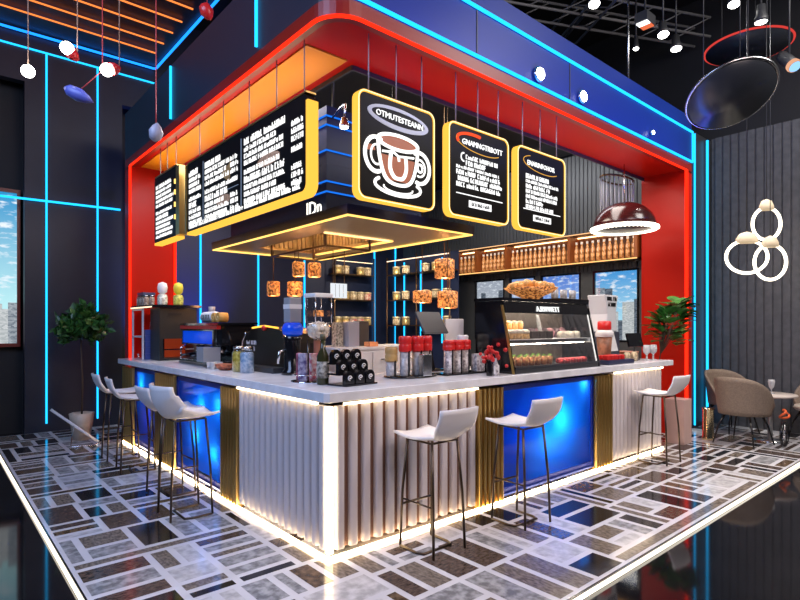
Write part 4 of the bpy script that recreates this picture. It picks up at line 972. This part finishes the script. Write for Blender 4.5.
for (yy, c2, nm, cc) in ((1.86, (0.45, 0.32, 0.02), 'yellow pasta', (0.75, 0.6, 0.12)), (1.69, (0.2, 0.35, 0.55), 'pale blue sugar', (0.5, 0.62, 0.75))):
    t = thing('storage_jar', 'clear storage jar filled with %s on the left wing' % nm, 'jar', (.22, yy, uz))
    MB().lathe([(.058, .0), (.062, .01), (.062, .17), (.05, .19)], n=18).build('contents', mat('fill_'+nm[:4], c2, 0.3, col2=cc, nscale=40), t)
    MB().lathe([(.0635, .0), (.0645, .18), (.052, .2), (.052, .215), (.048, .215)], n=18).build('glass', glass, t)
    MB().lathe([(.054, .2155), (.054, .235), (.02, .24)], n=18).build('lid', steel, t)
tag(MB().lathe([(.05, 0), (.09, .03), (.1, .055), (.09, .06), (.0001, .05)], n=20).build('snack_bowl', mat('snack', (0.45, 0.12, 0.05), 0.5, noise=.5, nscale=30)), 'low bowl of orange snacks on the left wing', 'bowl', None, (.2, 2.12, uz))
k0 = None
for k in range(4):
    lb = 'tiny glass cup set on the left wing before the espresso machine'
    loc = (.14+.07*(k % 2), 2.28+.09*(k//2), uz)
    if k0 is None: k0 = tag(MB().lathe([(.022, 0), (.03, .07), (.026, .07), (.018, .006), (.0001, .006)], n=12).build('tiny_cup', mat('frosted')), lb, 'cup', 'tiny cups before the espresso machine', loc)
    else: dup(k0, loc)

t = thing('coffee_grinder', 'coffee grinder with tall silver hopper and bright blue bowl', 'grinder', (.44, 1.25, uz))
MB().lathe([(.10, 0), (.10, .03), (.075, .05), (.075, .30), (.09, .34)], n=20).build('body', gloss, t)
MB().lathe([(.05, .34), (.085, .355), (.095, .41), (.075, .45), (.06, .46)], n=24).build('blue_bowl', mat('bowl_blue', (0.01, 0.06, 0.62), 0.2, emit=(0, .1, 1), es=.2), t)
MB().box(-.06, .06, -.055, .055, .46, .68).build('hopper', mat('hopper_silver', (0.42, 0.44, 0.50), 0.25, 0.3), t, bevel=.008)
MB().box(-.061, .061, -.056, .056, .58, .62).build('label_band', paper, t)
MB().tube([(-.075, .0, .22), (-.13, .0, .2), (-.14, .0, .1)], .014).build('spout', steel, t)
t = thing('popcorn_machine', 'tall clear popcorn dispenser with a white lid and round heap of popcorn', 'dispenser', (.46, .86, uz))
MB().lathe([(.08, 0), (.08, .03), (.04, .05), (.04, .31)], n=18).build('pedestal', mat('pedestal_brown', (0.25, 0.08, 0.04), 0.4), t)
rp = random.Random(6); mb = MB()
for _ in range(90):
    a = rp.uniform(0, 6.28); b = math.acos(rp.uniform(-1, .8)); mb.ball((.075*math.sin(b)*math.cos(a), .075*math.sin(b)*math.sin(a), .395-.055*math.cos(b)), rp.uniform(.018, .026), n=6)
mb.build('popcorn', mat('popcorn', (0.8, 0.72, 0.6), 0.8), t)
MB().lathe([(.045, .31), (.09, .35), (.1, .40), (.1, .44), (.085, .455)], n=24).build('bowl', glass, t)
for a, b in ((-1, -1), (-1, 1), (1, -1), (1, 1)): MB().cyl((a*.078, b*.078, .456), (a*.078, b*.078, .665), .004, n=6).build('post', chrome, t)
MB().box(-.07, .07, -.07, .07, .45, .665).build('clear_box', glass, t)
MB().box(-.088, .088, -.088, .088, .666, .70).build('lid', mat('lid_white', (0.85, 0.85, 0.85), 0.3), t, bevel=.006)
tag(MB().box(-.03, .03, -.03, .03, 0, .05).build('amber_cube', amberl), 'small amber glowing cube inside the clear popcorn box', 'cube light', None, (.46, .86, uz+.51))
# packet stand
t = thing('packet_stand', 'clear stand holding printed snack packets near the counter corner', 'display stand', (.20, .60, uz))
mb = MB(); mb.lathe([(.13, 0), (.13, .012)], n=24); mb.build('base', chrome, t)
MB().cyl((0, 0, .012), (0, 0, .33), .008).build('pole', gloss, t)
MB().tube([(.12*math.cos(R(a)), .12*math.sin(R(a)), .06) for a in range(0, 360, 12)], .004, 6, True).build('guard_rail', chrome, t)
pk = [mat('pk_red', (0.40, 0.04, 0.07), 0.4, col2=(0.6, 0.5, 0.52), nscale=34), mat('pk_violet', (0.08, 0.05, 0.16), 0.4, col2=(0.5, 0.44, 0.54), nscale=30), mat('pk_pink', (0.45, 0.12, 0.18), 0.4, col2=(0.16, 0.04, 0.06), nscale=36)]
for k, (a, nm) in enumerate(((205, 'violet'), (275, 'red'), (135, 'pink'))):
    o = MB()
    o.ext([(-.035, -.015, 0), (.035, -.015, 0), (.04, .0, 0), (.035, .015, 0), (-.035, .015, 0), (-.04, 0, 0)], (0, 0, .21))
    o = o.build('snack_packet', pk[(1, 0, 2)[k]], bevel=.008)
    tag(o, '%s printed snack packet in the clear stand' % nm, 'packet', None, (.20+.07*math.cos(R(a)), .60+.07*math.sin(R(a)), uz+.014), R(a+90))
for k in range(4): tag(MB().ball((0, 0, .026), .026, n=12).build('candy_ball', pk[k % 3]), 'candy ball piled in the bowl of the packet stand', 'candy', 'candy balls in the packet stand', (.20+.085*math.cos(R(50*k-60)), .60+.085*math.sin(R(50*k-60)), uz+.0125))
t = thing('oil_bottle', 'tall dark olive bottle with a pale printed label', 'bottle', (.19, .378, uz))
MB().lathe([(.042, 0), (.045, .01), (.045, .21), (.02, .26), (.018, .33)], n=20).build('body', mat('olive_glass', (0.035, 0.035, 0.012), 0.12), t)
MB().lathe([(.021, .33), (.021, .37)], n=16).build('cap', mat('olive_cap', (0.10, 0.09, 0.04), 0.4), t)
MB().lathe([(.0458, .05), (.0458, .17)], n=20).build('label', mat('label_print', (0.5, 0.48, 0.42), 0.6, col2=(0.12, 0.11, 0.09), nscale=45), t)
t = thing('tier_rack', 'black stepped rack for small packets at the counter corner', 'rack', (.36, .24, uz), R(8))
mb = MB()
for k in range(3): mb.box(-.16, .16, -.10+.07*k, .10, .075*k if k else 0, .075*k+.012 if k else .012)
mb.build('frame', gloss, t)
b0 = None; Mr = Matrix.Translation((.36, .24, uz)) @ Matrix.Rotation(R(8), 4, 'Z')
for rw in range(3):
    for k in range(3):
        loc = tuple(Mr @ Vector((-.105+.105*k, -.065+.07*rw, .0125+.075*rw)))
        lb = 'black round-topped coffee packet with a white mark on the %s step of the black rack' % ('front', 'middle', 'top')[rw]
        gr = 'coffee packets on the %s step of the rack' % ('front', 'middle', 'top')[rw]
        if b0 is None:
            b0 = thing('coffee_packet', lb, 'packet', loc, R(8), gr)
            MB().ext([(.045*math.cos(R(a)), -.015, .05+.045*math.sin(R(a))) for a in range(0, 181, 20)] + [(-.045, -.015, 0), (.045, -.015, 0)], (0, .03, 0)).build('packet', gloss, b0)
            mb = MB(); mb.tube([(.018*math.cos(R(a)), -.017, .045+.016*math.sin(R(a))) for a in range(0, 300, 30)], .004, 5); mb.box(-.006, .012, -.018, -.0155, .038, .05); mb.build('white_mark', paper, b0)
        else: dup(b0, loc, R(8), lb, gr)

# ------------------------------------------------------------------ things on the right wing
tag(MB().lathe([(.23, 0), (.24, .008), (.235, .015), (.0001, .015)], n=36, sx=1.1, sy=.75).build('black_tray', gloss), 'black oval tray under the red-capped canisters left of the till', 'tray', None, (1.10, .42, CT))
tag(MB().box(-.26, .26, -.1, .1, 0, .015).build('black_tray', gloss, bevel=.004), 'black rectangular tray under the red-capped canisters beside the pastry case', 'tray', None, (1.62, .34, CT))
def canister(label, loc, cap, body, h=.20, ch=.13, group=None):
    t = thing('canister', label, 'canister', loc, 0, group)
    MB().lathe([(.042, 0), (.044, .008), (.044, h)], n=18).build('body', body, t)
    mb = MB()
    mb.lathe([(.05, h), (.053, h+.01), (.053, h+ch*.45), (.049, h+ch*.5), (.053, h+ch*.55), (.053, h+ch-.01), (.045, h+ch)], n=18); mb.build('cap', cap, t)
    mb = MB(); mb.box(-.006, .006, -.052, -.0445, 0, h+ch*.3); mb.build('front_rail', gloss, t)
    return t
clearw = mat('clear_grain', (0.55, 0.54, 0.55), 0.15, trans=.3, noise=.2, nscale=30)
speck = mat('speckle', (0.75, 0.73, 0.74), 0.4, col2=(0.2, 0.18, 0.2), nscale=40)
a0 = canister('red-capped clear canister on the oval tray', (1.0, .38, CT+.0155), redc, clearw, group='red-capped canisters on the oval tray')
dup(a0, (1.12, .36, CT+.0155)); dup(a0, (1.25, .39, CT+.0155))
canister('low canister with a golden cap at the left end of the oval tray', (.90, .44, CT+.0155), mat('honey', (0.45, 0.28, 0.10), 0.3), clearw, .12, .12)
canister('glass canister with a pale grey cap at the right end of the oval tray', (1.31, .52, CT+.0155), mat('cap_grey', (0.5, 0.5, 0.52), 0.3), clearw, .22, .1)
tag(MB().box(-.05, .05, -.03, .03, 0, .18).build('steel_box', steel, bevel=.005), 'small brushed steel napkin box in front of the red-capped canisters', 'napkin box', None, (1.13, .27, CT+.0155) )
a1 = canister('red-capped speckled canister beside the pastry case', (1.47, .33, CT+.0155), redc, speck, .2, .09, 'red-capped speckled canisters')
dup(a1, (1.585, .33, CT+.0155)); dup(a1, (1.695, .34, CT+.0155))
canister('white-capped speckled canister next to the pastry case', (1.785, .45, CT+.0155), mat('cap_white', (0.8, 0.8, 0.82), 0.3), speck, .2, .13)
tag(MB().box(-.055, .055, -.035, .035, 0, .16).build('menu_card', speck, bevel=.003), 'speckled standing card block at the right end of the rectangular tray', 'card', None, (1.815, .29, CT+.0155))
t = thing('berry_vase', 'red berries in small dark bottles against the pastry case side', 'bottle display', (1.70, .02, CT))
for k, (a, b) in enumerate(((-.05, 0), (0.01, -.02), (.05, .03))):
    MB().lathe([(.024, 0), (.026, .01), (.026, .09), (.012, .13), (.012, .15)], (a, b, 0), 14).build('bottle', gloss if k != 1 else speck, t)
rb = random.Random(3)
for _ in range(30): MB().ball((rb.gauss(0, .05), rb.gauss(0, .035), .19+rb.gauss(0, .03)), rb.uniform(.014, .022), n=8).build('berry', redc, t)
for _ in range(2): MB().box(-.04+.05*_, -.02+.05*_, -.045, -.04, .02, .09).build('label', paper, t)
t = thing('till_monitor', 'dark till monitor tilted back behind the canisters', 'monitor', (1.62, .70, CT), R(4))
mb = MB(); mb.M = Matrix.Translation((0, 0, .46)) @ Matrix.Rotation(R(-32), 4, 'X'); mb.box(-.17, .17, -.012, .012, -.12, .12); mb.build('screen', mat('monitor_grey', (0.035, 0.04, 0.05), 0.3), t, bevel=.006)
mb = MB(); mb.ext([(-.06, .0, .0), (.06, .0, .0), (.03, .06, .38), (-.03, .06, .38)], (0, .05, 0)); mb.build('stand', gloss, t)
MB().box(-.13, .13, -.06, .14, 0, .02).build('base', gloss, t)
tag(MB().box(-.10, .10, -.02, .02, 0, .5).build('paper_holder', mat('holder_white', (0.8, 0.8, 0.82), 0.4), bevel=.004), 'white upright card behind the till monitor', 'card', None, (1.95, .72, CT), R(-20))

# pastry case
pc = thing('pastry_case', 'black glass-fronted pastry case on the right wing', 'display case', (1.93, 0, CT))
CW, CB, CH = 1.47, .42, .66
side = [(-.03, .03), (.10, .60), (.12, CH), (CB, CH), (CB, 0), (-.03, 0)]
for x in (0, CW-.02): MB().ext([(x, y_, z_) for y_, z_ in side], (.02, 0, 0)).build('side_panel', gloss, pc)
MB().box(.02, CW-.02, -.03, CB, 0, .05).build('base', dgrey, pc)
MB().box(.02, CW-.02, CB-.015, CB, .05, CH-.02).build('back_panel', mat('case_back', (0.10, 0.08, 0.07), 0.4), pc)
MB().box(0, CW, .09, CB+.02, CH+.001, CH+.03).build('top', gloss, pc)
mb = MB(); mb.ext([(.02, .083, .55), (.02, .105, CH), (.02, .13, CH), (.02, .108, .55)], (CW-.04, 0, 0)); mb.build('header', gloss, pc)
ls = MB(); add_word(ls, 'A.RWWETT', .075, face_matrix((.50, .078, .57), (1, 0, 0), (0, .25, .97), (0, -1, 0))); ls.build('lettering', letter, pc)
mb = MB(); mb.ext([(.03, -.024, .06), (.03, .081, .55), (.03, .086, .55), (.03, -.019, .06)], (CW-.06, 0, 0)); mb.build('glass_front', glass, pc)
for x, m_ in ((-.012, gold), (CW, chrome)): MB().ext([(x, -.04, .0), (x, .09, .62), (x, .11, .62), (x, -.02, .0)], (.012, 0, 0)).build('front_trim', m_, pc)
MB().ext([(CW-.032, -.02, .06), (CW-.032, .084, .55), (CW-.032, .094, .55), (CW-.032, -.008, .06)], (.008, 0, 0)).build('corner_strip', glow('case_corner', (1, .95, .9), 1.6), pc)
mb = MB(); mb.box(.02, CW-.02, -.034, -.024, .04, .06); mb.build('sill_trim', chrome, pc)
MB().box(.02, CW-.02, .055, CB-.02, .29, .305).build('shelf', paper, pc)
MB().box(.02, CW-.02, .05, .054, .265, .30).build('shelf_edge', steel, pc)
MB().box(.05, CW-.05, .18, .21, .635, .645).build('light_strip', glow('case_light', (1, .85, .65), 55), pc)
MB().box(.05, CW-.05, .12, .14, .255, .263).build('light_strip', glow('case_light2', (1, .85, .7), 40), pc)
X0 = 1.89
d0 = None
for k in range(6):
    loc = (X0+.12+.09*k, .30, CT+.3055); lb = 'tall amber drink glass on the upper shelf of the pastry case'
    if d0 is None:
        d0 = thing('amber_drink', lb, 'drink', loc, 0, 'amber drinks in the pastry case')
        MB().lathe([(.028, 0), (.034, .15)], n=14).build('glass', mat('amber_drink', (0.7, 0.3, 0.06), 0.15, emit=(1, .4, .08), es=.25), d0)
        MB().ball((0, 0, .155), .034, sz=.7, n=12).build('foam', mat('foam', (0.8, 0.62, 0.4), 0.7), d0)
    else: dup(d0, loc)
for k in range(4):
    loc = (X0+.14+.105*k, .16, CT+.3055); lb = 'round cream cake with crumb sides on the upper shelf of the pastry case'
    if k == 0:
        q0 = thing('cream_cake', lb, 'cake', loc, 0, 'cream cakes in the pastry case')
        MB().lathe([(.048, 0), (.048, .055)], n=16).build('sponge', mat('sponge', (0.55, 0.35, 0.15), 0.8, noise=.4, nscale=40), q0); MB().lathe([(.05, .0551), (.05, .08), (.03, .09), (.0001, .092)], n=16).build('icing', mat('icing', (0.85, 0.8, 0.7), 0.5), q0)
    else: dup(q0, loc)
for k in range(3):
    o = MB().box(-.055, .055, -.05, .05, 0, .075).build('chocolate_cake', mat('choc', (0.03, 0.015, 0.01), 0.3), bevel=.008)
    tag(o, 'dark chocolate cake block in the middle of the pastry case', 'cake', 'chocolate cakes in the pastry case', (X0+.58+.125*k, .17, CT+.3055))
tag(MB().ext([(-.035, 0, 0), (.035, 0, 0), (.02, .05, .24), (-.03, .05, .24)], (0, .01, 0)).build('grey_card', mat('card_grey', (0.3, 0.3, 0.33), 0.4)), 'grey upright card standing inside the pastry case', 'card', None, (X0+.86, .24, CT+.3055))
for k in range(3):
    loc = (X0+1.12+.125*k, .17, CT+.3055)
    o = MB().lathe([(.05, 0), (.055, .04), (.045, .065), (.0001, .075)], n=16).build('white_bun', mat('icing'))
    tag(o, 'pale glazed bun at the right side of the upper pastry shelf', 'bun', 'pale buns in the pastry case', loc)
mm = [mat('muffin_a', (0.10, 0.06, 0.08), .5), mat('muffin_b', (0.45, 0.2, 0.25), .5)]
for k in range(6):
    o = MB().lathe([(.035, 0), (.048, .04), (.055, .06), (.03, .10), (.0001, .11)], n=14).build('muffin', mm[k % 2])
    tag(o, ('dark' if k % 2 == 0 else 'pinkish') + ' muffin at the back of the upper pastry shelf', 'muffin', ('dark' if k % 2 == 0 else 'pinkish')+' muffins in the pastry case', (X0+.82+.11*k, .34, CT+.3055))
w0 = None
for r_ in range(2):
    for k in range(8):
        loc = (X0+.12+.10*k, .13+.13*r_, CT+.0505); lb = 'salad cup with red filling and green leaves on the lower pastry shelf'
        if w0 is None:
            w0 = thing('salad_cup', lb, 'food cup', loc, 0, 'salad cups on the lower shelf')
            MB().lathe([(.03, 0), (.042, .08)], n=14).build('cup', mat('salad_red', (0.35, 0.06, 0.03), .4, col2=(0.6, 0.35, 0.12), nscale=35), w0)
            mb = MB(); leaves(mb, lambda r: (r.uniform(-.015, .015), r.uniform(-.015, .015), .08), .032, random.Random(2), 16); mb.build('leaves', mat('salad_green', (0.12, 0.28, 0.04), .5), w0)
        else: dup(w0, loc)
for k in range(5):
    o = MB().lathe([(.045, 0), (.05, .03), (.04, .05), (.0001, .055)], n=14).build('berry_tart', mat('tart_red', (0.5, 0.05, 0.06), .3, noise=.4, nscale=50))
    tag(o, 'red berry tart on the lower pastry shelf', 'tart', 'berry tarts on the lower shelf', (X0+.98+.105*k, .1, CT+.0505))
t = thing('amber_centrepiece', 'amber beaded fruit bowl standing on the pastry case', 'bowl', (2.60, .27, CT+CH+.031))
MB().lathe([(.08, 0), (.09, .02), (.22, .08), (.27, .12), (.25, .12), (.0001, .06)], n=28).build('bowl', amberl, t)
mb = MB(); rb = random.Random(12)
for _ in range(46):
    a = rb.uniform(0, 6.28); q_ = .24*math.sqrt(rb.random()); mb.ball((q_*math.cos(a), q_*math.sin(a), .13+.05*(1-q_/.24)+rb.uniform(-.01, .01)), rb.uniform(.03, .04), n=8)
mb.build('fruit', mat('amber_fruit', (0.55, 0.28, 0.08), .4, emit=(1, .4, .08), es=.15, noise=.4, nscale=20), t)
tag(MB().box(-.28, .28, -.16, .16, 0, .025).build('black_tray', gloss, bevel=.004), 'flat black tray on top of the pastry case, right of the amber bowl', 'tray', None, (3.18, .28, CT+CH+.031))
o0 = MB().lathe([(.03, 0), (.034, .1), (.03, .1), (.026, .006), (.0001, .006)], n=12).build('clear_cup', mat('frosted'))
tag(o0, 'clear upturned cup on the black tray over the pastry case', 'cup', 'clear cups over the pastry case', (2.97, .24, CT+CH+.0565))
for k in range(1, 6): dup(o0, (2.97+.085*k, .24+.04*(k % 2), CT+CH+.0565))

# right end of the right wing
t = thing('white_grinder', 'white coffee grinder with a flared hopper behind the pastry case', 'grinder', (4.45, .50, CT)); t.scale = (1.2, 1.2, 1.2)
MB().box(-.13, .13, -.12, .12, 0, .3).build('body', mat('grinder_dark', (0.04, 0.045, 0.07), .3), t, bevel=.01)
mb = MB(); mb.ext([(-.12, -.1, .3), (.12, -.1, .3), (.09, -.1, .48), (.14, -.1, .68), (-.14, -.1, .68), (-.09, -.1, .48)], (0, .2, 0)); mb.build('hopper', mat('hopper_white', (0.62, 0.64, 0.68), .25), t, bevel=.01)
mb = MB(); mb.M = face_matrix((-.1, -.102, .56), (1, 0, 0), (0, 0, 1), (0, -1, 0)); scrawl(mb, 0, .2, .06, .04, random.Random(4)); scrawl(mb, .02, .18, .0, .04, random.Random(5)); mb.build('lettering', gloss, t)
mb = MB(); mb.ext([(-.14, -.14, .1), (.06, -.14, .1), (-.04, -.14, .3)], (0, .03, 0)); mb.build('white_fin', paper, t)
t = thing('cup_dispenser', 'white cup with a bright red lid over a brown base behind the pastry case', 'dispenser', (4.12, .30, CT))
MB().lathe([(.05, 0), (.075, .1), (.09, .30)], n=20).build('base', mat('terracotta', (0.28, 0.11, 0.06), .5, noise=.3, nscale=20), t)
MB().lathe([(.1, .30), (.105, .34), (.09, .38)], n=20).build('cup_rim', cupm, t)
MB().lathe([(.075, .3805), (.08, .40), (.078, .48), (.06, .49)], n=20).build('lid', redc, t)
t = thing('red_box_tray', 'dark tray heaped with red packets near the right counter end', 'tray', (3.90, .08, CT))
MB().box(-.28, .32, -.1, .1, 0, .05).build('tray', mat('tray_navy', (0.02, 0.025, 0.07), .35), t, bevel=.006)
rb = random.Random(9)
for k in range(10):
    o = MB().box(-.035, .035, -.03, .03, 0, .05).build('red_packet', redc, bevel=.006)
    tag(o, 'small red packet heaped on the dark tray', 'packet', 'red packets on the dark tray', (3.72+.08*(k % 5)-.03, .04+.085*(k//5), CT+.0505), R(rb.uniform(-8, 8)))
t = thing('card_reader', 'black card terminal screen near the right counter end', 'terminal', (4.82, .27, CT), R(-10))
mb = MB(); mb.M = Matrix.Translation((0, 0, .25)) @ Matrix.Rotation(R(-15), 4, 'X'); mb.box(-.14, .14, -.015, .015, -.09, .09); mb.build('screen', gloss, t, bevel=.006)
MB().lathe([(.07, 0), (.07, .015), (.015, .03), (.015, .18)], n=16).build('stand', dgrey, t)
for k in range(4):
    t_ = tag(MB().lathe([(.035, 0), (.04, .06), (.035, .1), (.02, .115)], n=12).build('spice_jar', mat('spice_%d' % (k % 2), ((0.5, 0.4, 0.25), (0.2, 0.12, 0.08))[k % 2], .3, noise=.4, nscale=40)), ('pale' if k % 2 == 0 else 'brown') + ' spice jar beside the red packets', 'jar', ('pale' if k % 2 == 0 else 'brown')+' spice jars', (4.36+.09*k-.02, .13+.03*(k % 2), CT))
g0 = None
for k in range(4):
    loc = (4.74+.09*k, .08+.03*(k % 2), CT); lb = 'stemmed clear glass at the right end of the countertop'
    if g0 is None:
        g0 = thing('wine_glass', lb, 'glass', loc, 0, 'stemmed glasses at the counter end')
        MB().lathe([(.035, 0), (.035, .005), (.006, .01), (.006, .07)], n=14).build('stem', mat('frosted'), g0); MB().lathe([(.006, .07), (.035, .10), (.042, .14), (.036, .19), (.033, .19), (.0001, .085)], n=14).build('bowl', mat('frosted'), g0)
    else: dup(g0, loc)
tag(MB().lathe([(.05, 0), (.11, .04), (.15, .10), (.145, .1), (.0001, .03)], n=24).build('copper_bowl', mat('copper', (0.55, 0.18, 0.09), .3, .4)), 'shallow copper bowl at the right counter end', 'bowl', None, (4.92, .42, CT))

# ------------------------------------------------------------------ behind the counter: service unit, back shelves, lamps
t = thing('service_unit', 'white service unit standing behind the counter corner', 'cabinet', (1.3, 1.75, 0))
MB().box(0, 1.25, 0, .6, .06, 1.27).build('body', white, t)
MB().box(-.02, 1.27, -.02, .62, 1.2705, 1.30).build('worktop', marble, t)
for k in range(3):
    d = MB().box(.02+.41*k, .41+.41*k, -.02, -.001, .9, 1.24).build('drawer', white, t); MB().cyl((.12+.41*k, -.035, 1.16), (.31+.41*k, -.035, 1.16), .008).build('handle', steel, d)
MB().box(.03, 1.22, .03, .57, 0, .06).build('plinth', black, t)
ST = 1.3005
tag(MB().box(-.075, .075, -.06, .06, 0, .28).build('silver_box', mat('silver_blue', (0.36, 0.38, 0.47), .3, .2), bevel=.006), 'tall silver-blue box on the white service unit', 'box', None, (1.62, 2.0, ST))
tag(MB().box(-.07, .07, -.06, .06, 0, .29).build('dark_box', dgrey, bevel=.006), 'dark grey box beside the silver-blue box on the service unit', 'box', None, (1.80, 2.05, ST))
tag(MB().box(-.06, .06, -.05, .05, 0, .05).build('orange_carton', mat('ocarton', (0.65, 0.25, 0.1), .5)), 'small orange carton on the white service unit', 'box', None, (1.80, 1.86, ST))
tag(MB().box(-.05, .05, -.04, .04, 0, .27).build('printed_box', mat('label_print')), 'printed beige box left of the silver-blue box on the service unit', 'box', None, (1.47, 2.05, ST))
# back shelving
jm = [mat('tin_gold', (0.62, 0.45, 0.18), .3, .5, noise=.3, nscale=30), mat('tin_cream', (0.7, 0.6, 0.42), .5, col2=(0.3, 0.2, 0.1), nscale=30), mat('tin_red', (0.5, 0.1, 0.08), .4, col2=(0.6, 0.5, 0.4), nscale=25)]
def tin(label, loc, m, group, proto={}):
    key = m.name
    if key not in proto:
        t = thing('storage_tin', label, 'tin', loc, 0, group)
        MB().lathe([(.075, 0), (.08, .01), (.08, .13)], n=18).build('tin_body', m, t); MB().lathe([(.084, .1305), (.084, .165), (.03, .175)], n=18).build('lid', mat('lid_gold', (0.75, 0.62, 0.38), .35, .4), t)
        proto[key] = t
        return t
    return dup(proto[key], loc, None, label, group)
us = thing('back_shelves', 'dark open shelving on the back wall with three rows of tins', 'shelf', (0, 0, 0))
for z in (1.55, 2.07, 2.59): MB().box(4.15, 5.15, 6.02, 6.27, z-.02, z).build('shelf_board', bronze, us)
MB().box(4.2, 5.1, 6.03, 6.05, 2.84, 2.85).build('light_strip', glow('tin_light', (1, .72, .42), 2.5), us)
mb = MB()
for x in (4.15, 5.15): mb.cyl((x, 6.04, .0), (x, 6.04, 2.95), .015)
mb.build('upright', bronze, us)
ux = thing('side_shelves', 'dark open shelving standing out from the back wall, nearer the lit windows', 'shelf', (0, 0, 0))
for z in (1.55, 2.07, 2.59): MB().box(5.25, 5.5, 3.95, 5.75, z-.02, z).build('shelf_board', bronze, ux)
MB().box(5.251, 5.256, 3.95, 5.75, 2.86, 2.88).build('light_strip', glow('bar_light', (1, .7, .45), 2.0), ux)
mb = MB()
for yy in (3.95, 4.85, 5.75): mb.cyl((5.265, yy, 0), (5.265, yy, 2.95), .015)
mb.build('upright', bronze, ux)
MB().box(5.5, 5.52, 3.95, 5.75, 0, 2.95).build('back_board', mat('back_navy2', (0.012, 0.02, 0.06), .4), ux)
for yy in (4.35, 4.95, 5.45): MB().box(5.485, 5.499, yy, yy+.03, 1.2, 2.85).build('blue_tube', cyan, ux)
rt = random.Random(15)
for z, nm in ((1.5505, 'lowest'), (2.0705, 'middle'), (2.5905, 'top')):
    for k in range(5):
        m_ = rt.choice(jm); c_ = {'tin_gold': 'gold', 'tin_cream': 'cream', 'tin_red': 'red and cream'}[m_.name]
        if not (nm == 'top' and k == 2): tin('%s lidded tin on the %s board of the back wall shelving' % (c_, nm), (4.28+.19*k, 6.13, z), m_, '%s tins on the %s back shelf' % (c_, nm))
    for k in range(6):
        m_ = rt.choice(jm[:2]); c_ = {'tin_gold': 'gold', 'tin_cream': 'cream'}[m_.name]
        if k != 3: tin('%s lidded tin on the %s board of the side shelving' % (c_, nm), (5.37, 4.12+.29*k, z), m_, '%s tins on the %s side shelf' % (c_, nm))
# bronze hanging frame and amber lamps under the hood
hf = thing('hanging_rack', 'thin bronze rod frame hung under the hood', 'frame', (0, 0, 0))
mb = MB(); zz = HZ-.10
mb.tube([(.95, 1.5, zz), (1.5, 1.5, zz), (1.5, 2.6, zz), (.95, 2.6, zz)], .012, 6, True); mb.build('rail', bronze, hf)
for a, b in ((.95, 1.5), (1.5, 1.5), (1.5, 2.6), (.95, 2.6)): MB().cyl((a, b, zz), (a, b, HZ+.5), .012, n=8).build('rod', bronze, hf)
def amber(label, loc, r, h, up):
    t = thing('amber_lamp', label, 'pendant lamp', loc)
    MB().lathe([(r*.85, 0), (r, .01), (r, h-.01), (r*.85, h)], n=20).build('beaded_shade', amberl, t)
    MB().cyl((0, 0, h), (0, 0, up-loc[2]), .005, n=6).build('cord', bronze, t)
    lamp('amber_bulb', 'POINT', (0, 0, -.03), 3, (1, .45, .15), .04, parent=t)
amber('amber beaded lamp, left one of the upper pair under the hood', (1.12, 2.30, 2.08), .07, .16, HZ)
amber('amber beaded lamp, right one of the upper pair under the hood', (1.30, 2.26, 2.08), .075, .16, HZ)
amber('amber beaded lamp, left one of the lower pair under the hood', (1.05, 2.75, 1.88), .075, .17, HZ)
amber('amber beaded lamp, right one of the lower pair under the hood', (1.26, 2.62, 1.88), .09, .17, HZ)
amber('amber beaded lamp above the till monitor', (2.35, 1.60, 1.80), .11, .14, 4.398)
amber('amber beaded lamp right of the till monitor, the lower of two', (2.62, 1.45, 1.74), .12, .20, 4.398)
amber('amber beaded lamp right of the till monitor, the upper of two', (2.68, 1.56, 2.10), .12, .23, 4.398)
t = thing('price_panel', 'white hanging panel with faint columns under the hood', 'panel', (1.66, 2.30, 1.86))
MB().box(-.11, .11, -.012, .012, 0, .17).build('panel', glow('panel_white', (.85, .9, .95), .9), t)
for x in (-.055, 0, .055): MB().box(x-.002, x+.002, -.014, -.0121, .01, .16).build('column_line', steel, t)
for x in (-.08, .08): MB().cyl((x, 0, .17), (x, 0, HZ+.0-1.86), .005, n=6).build('cord', bronze, t)
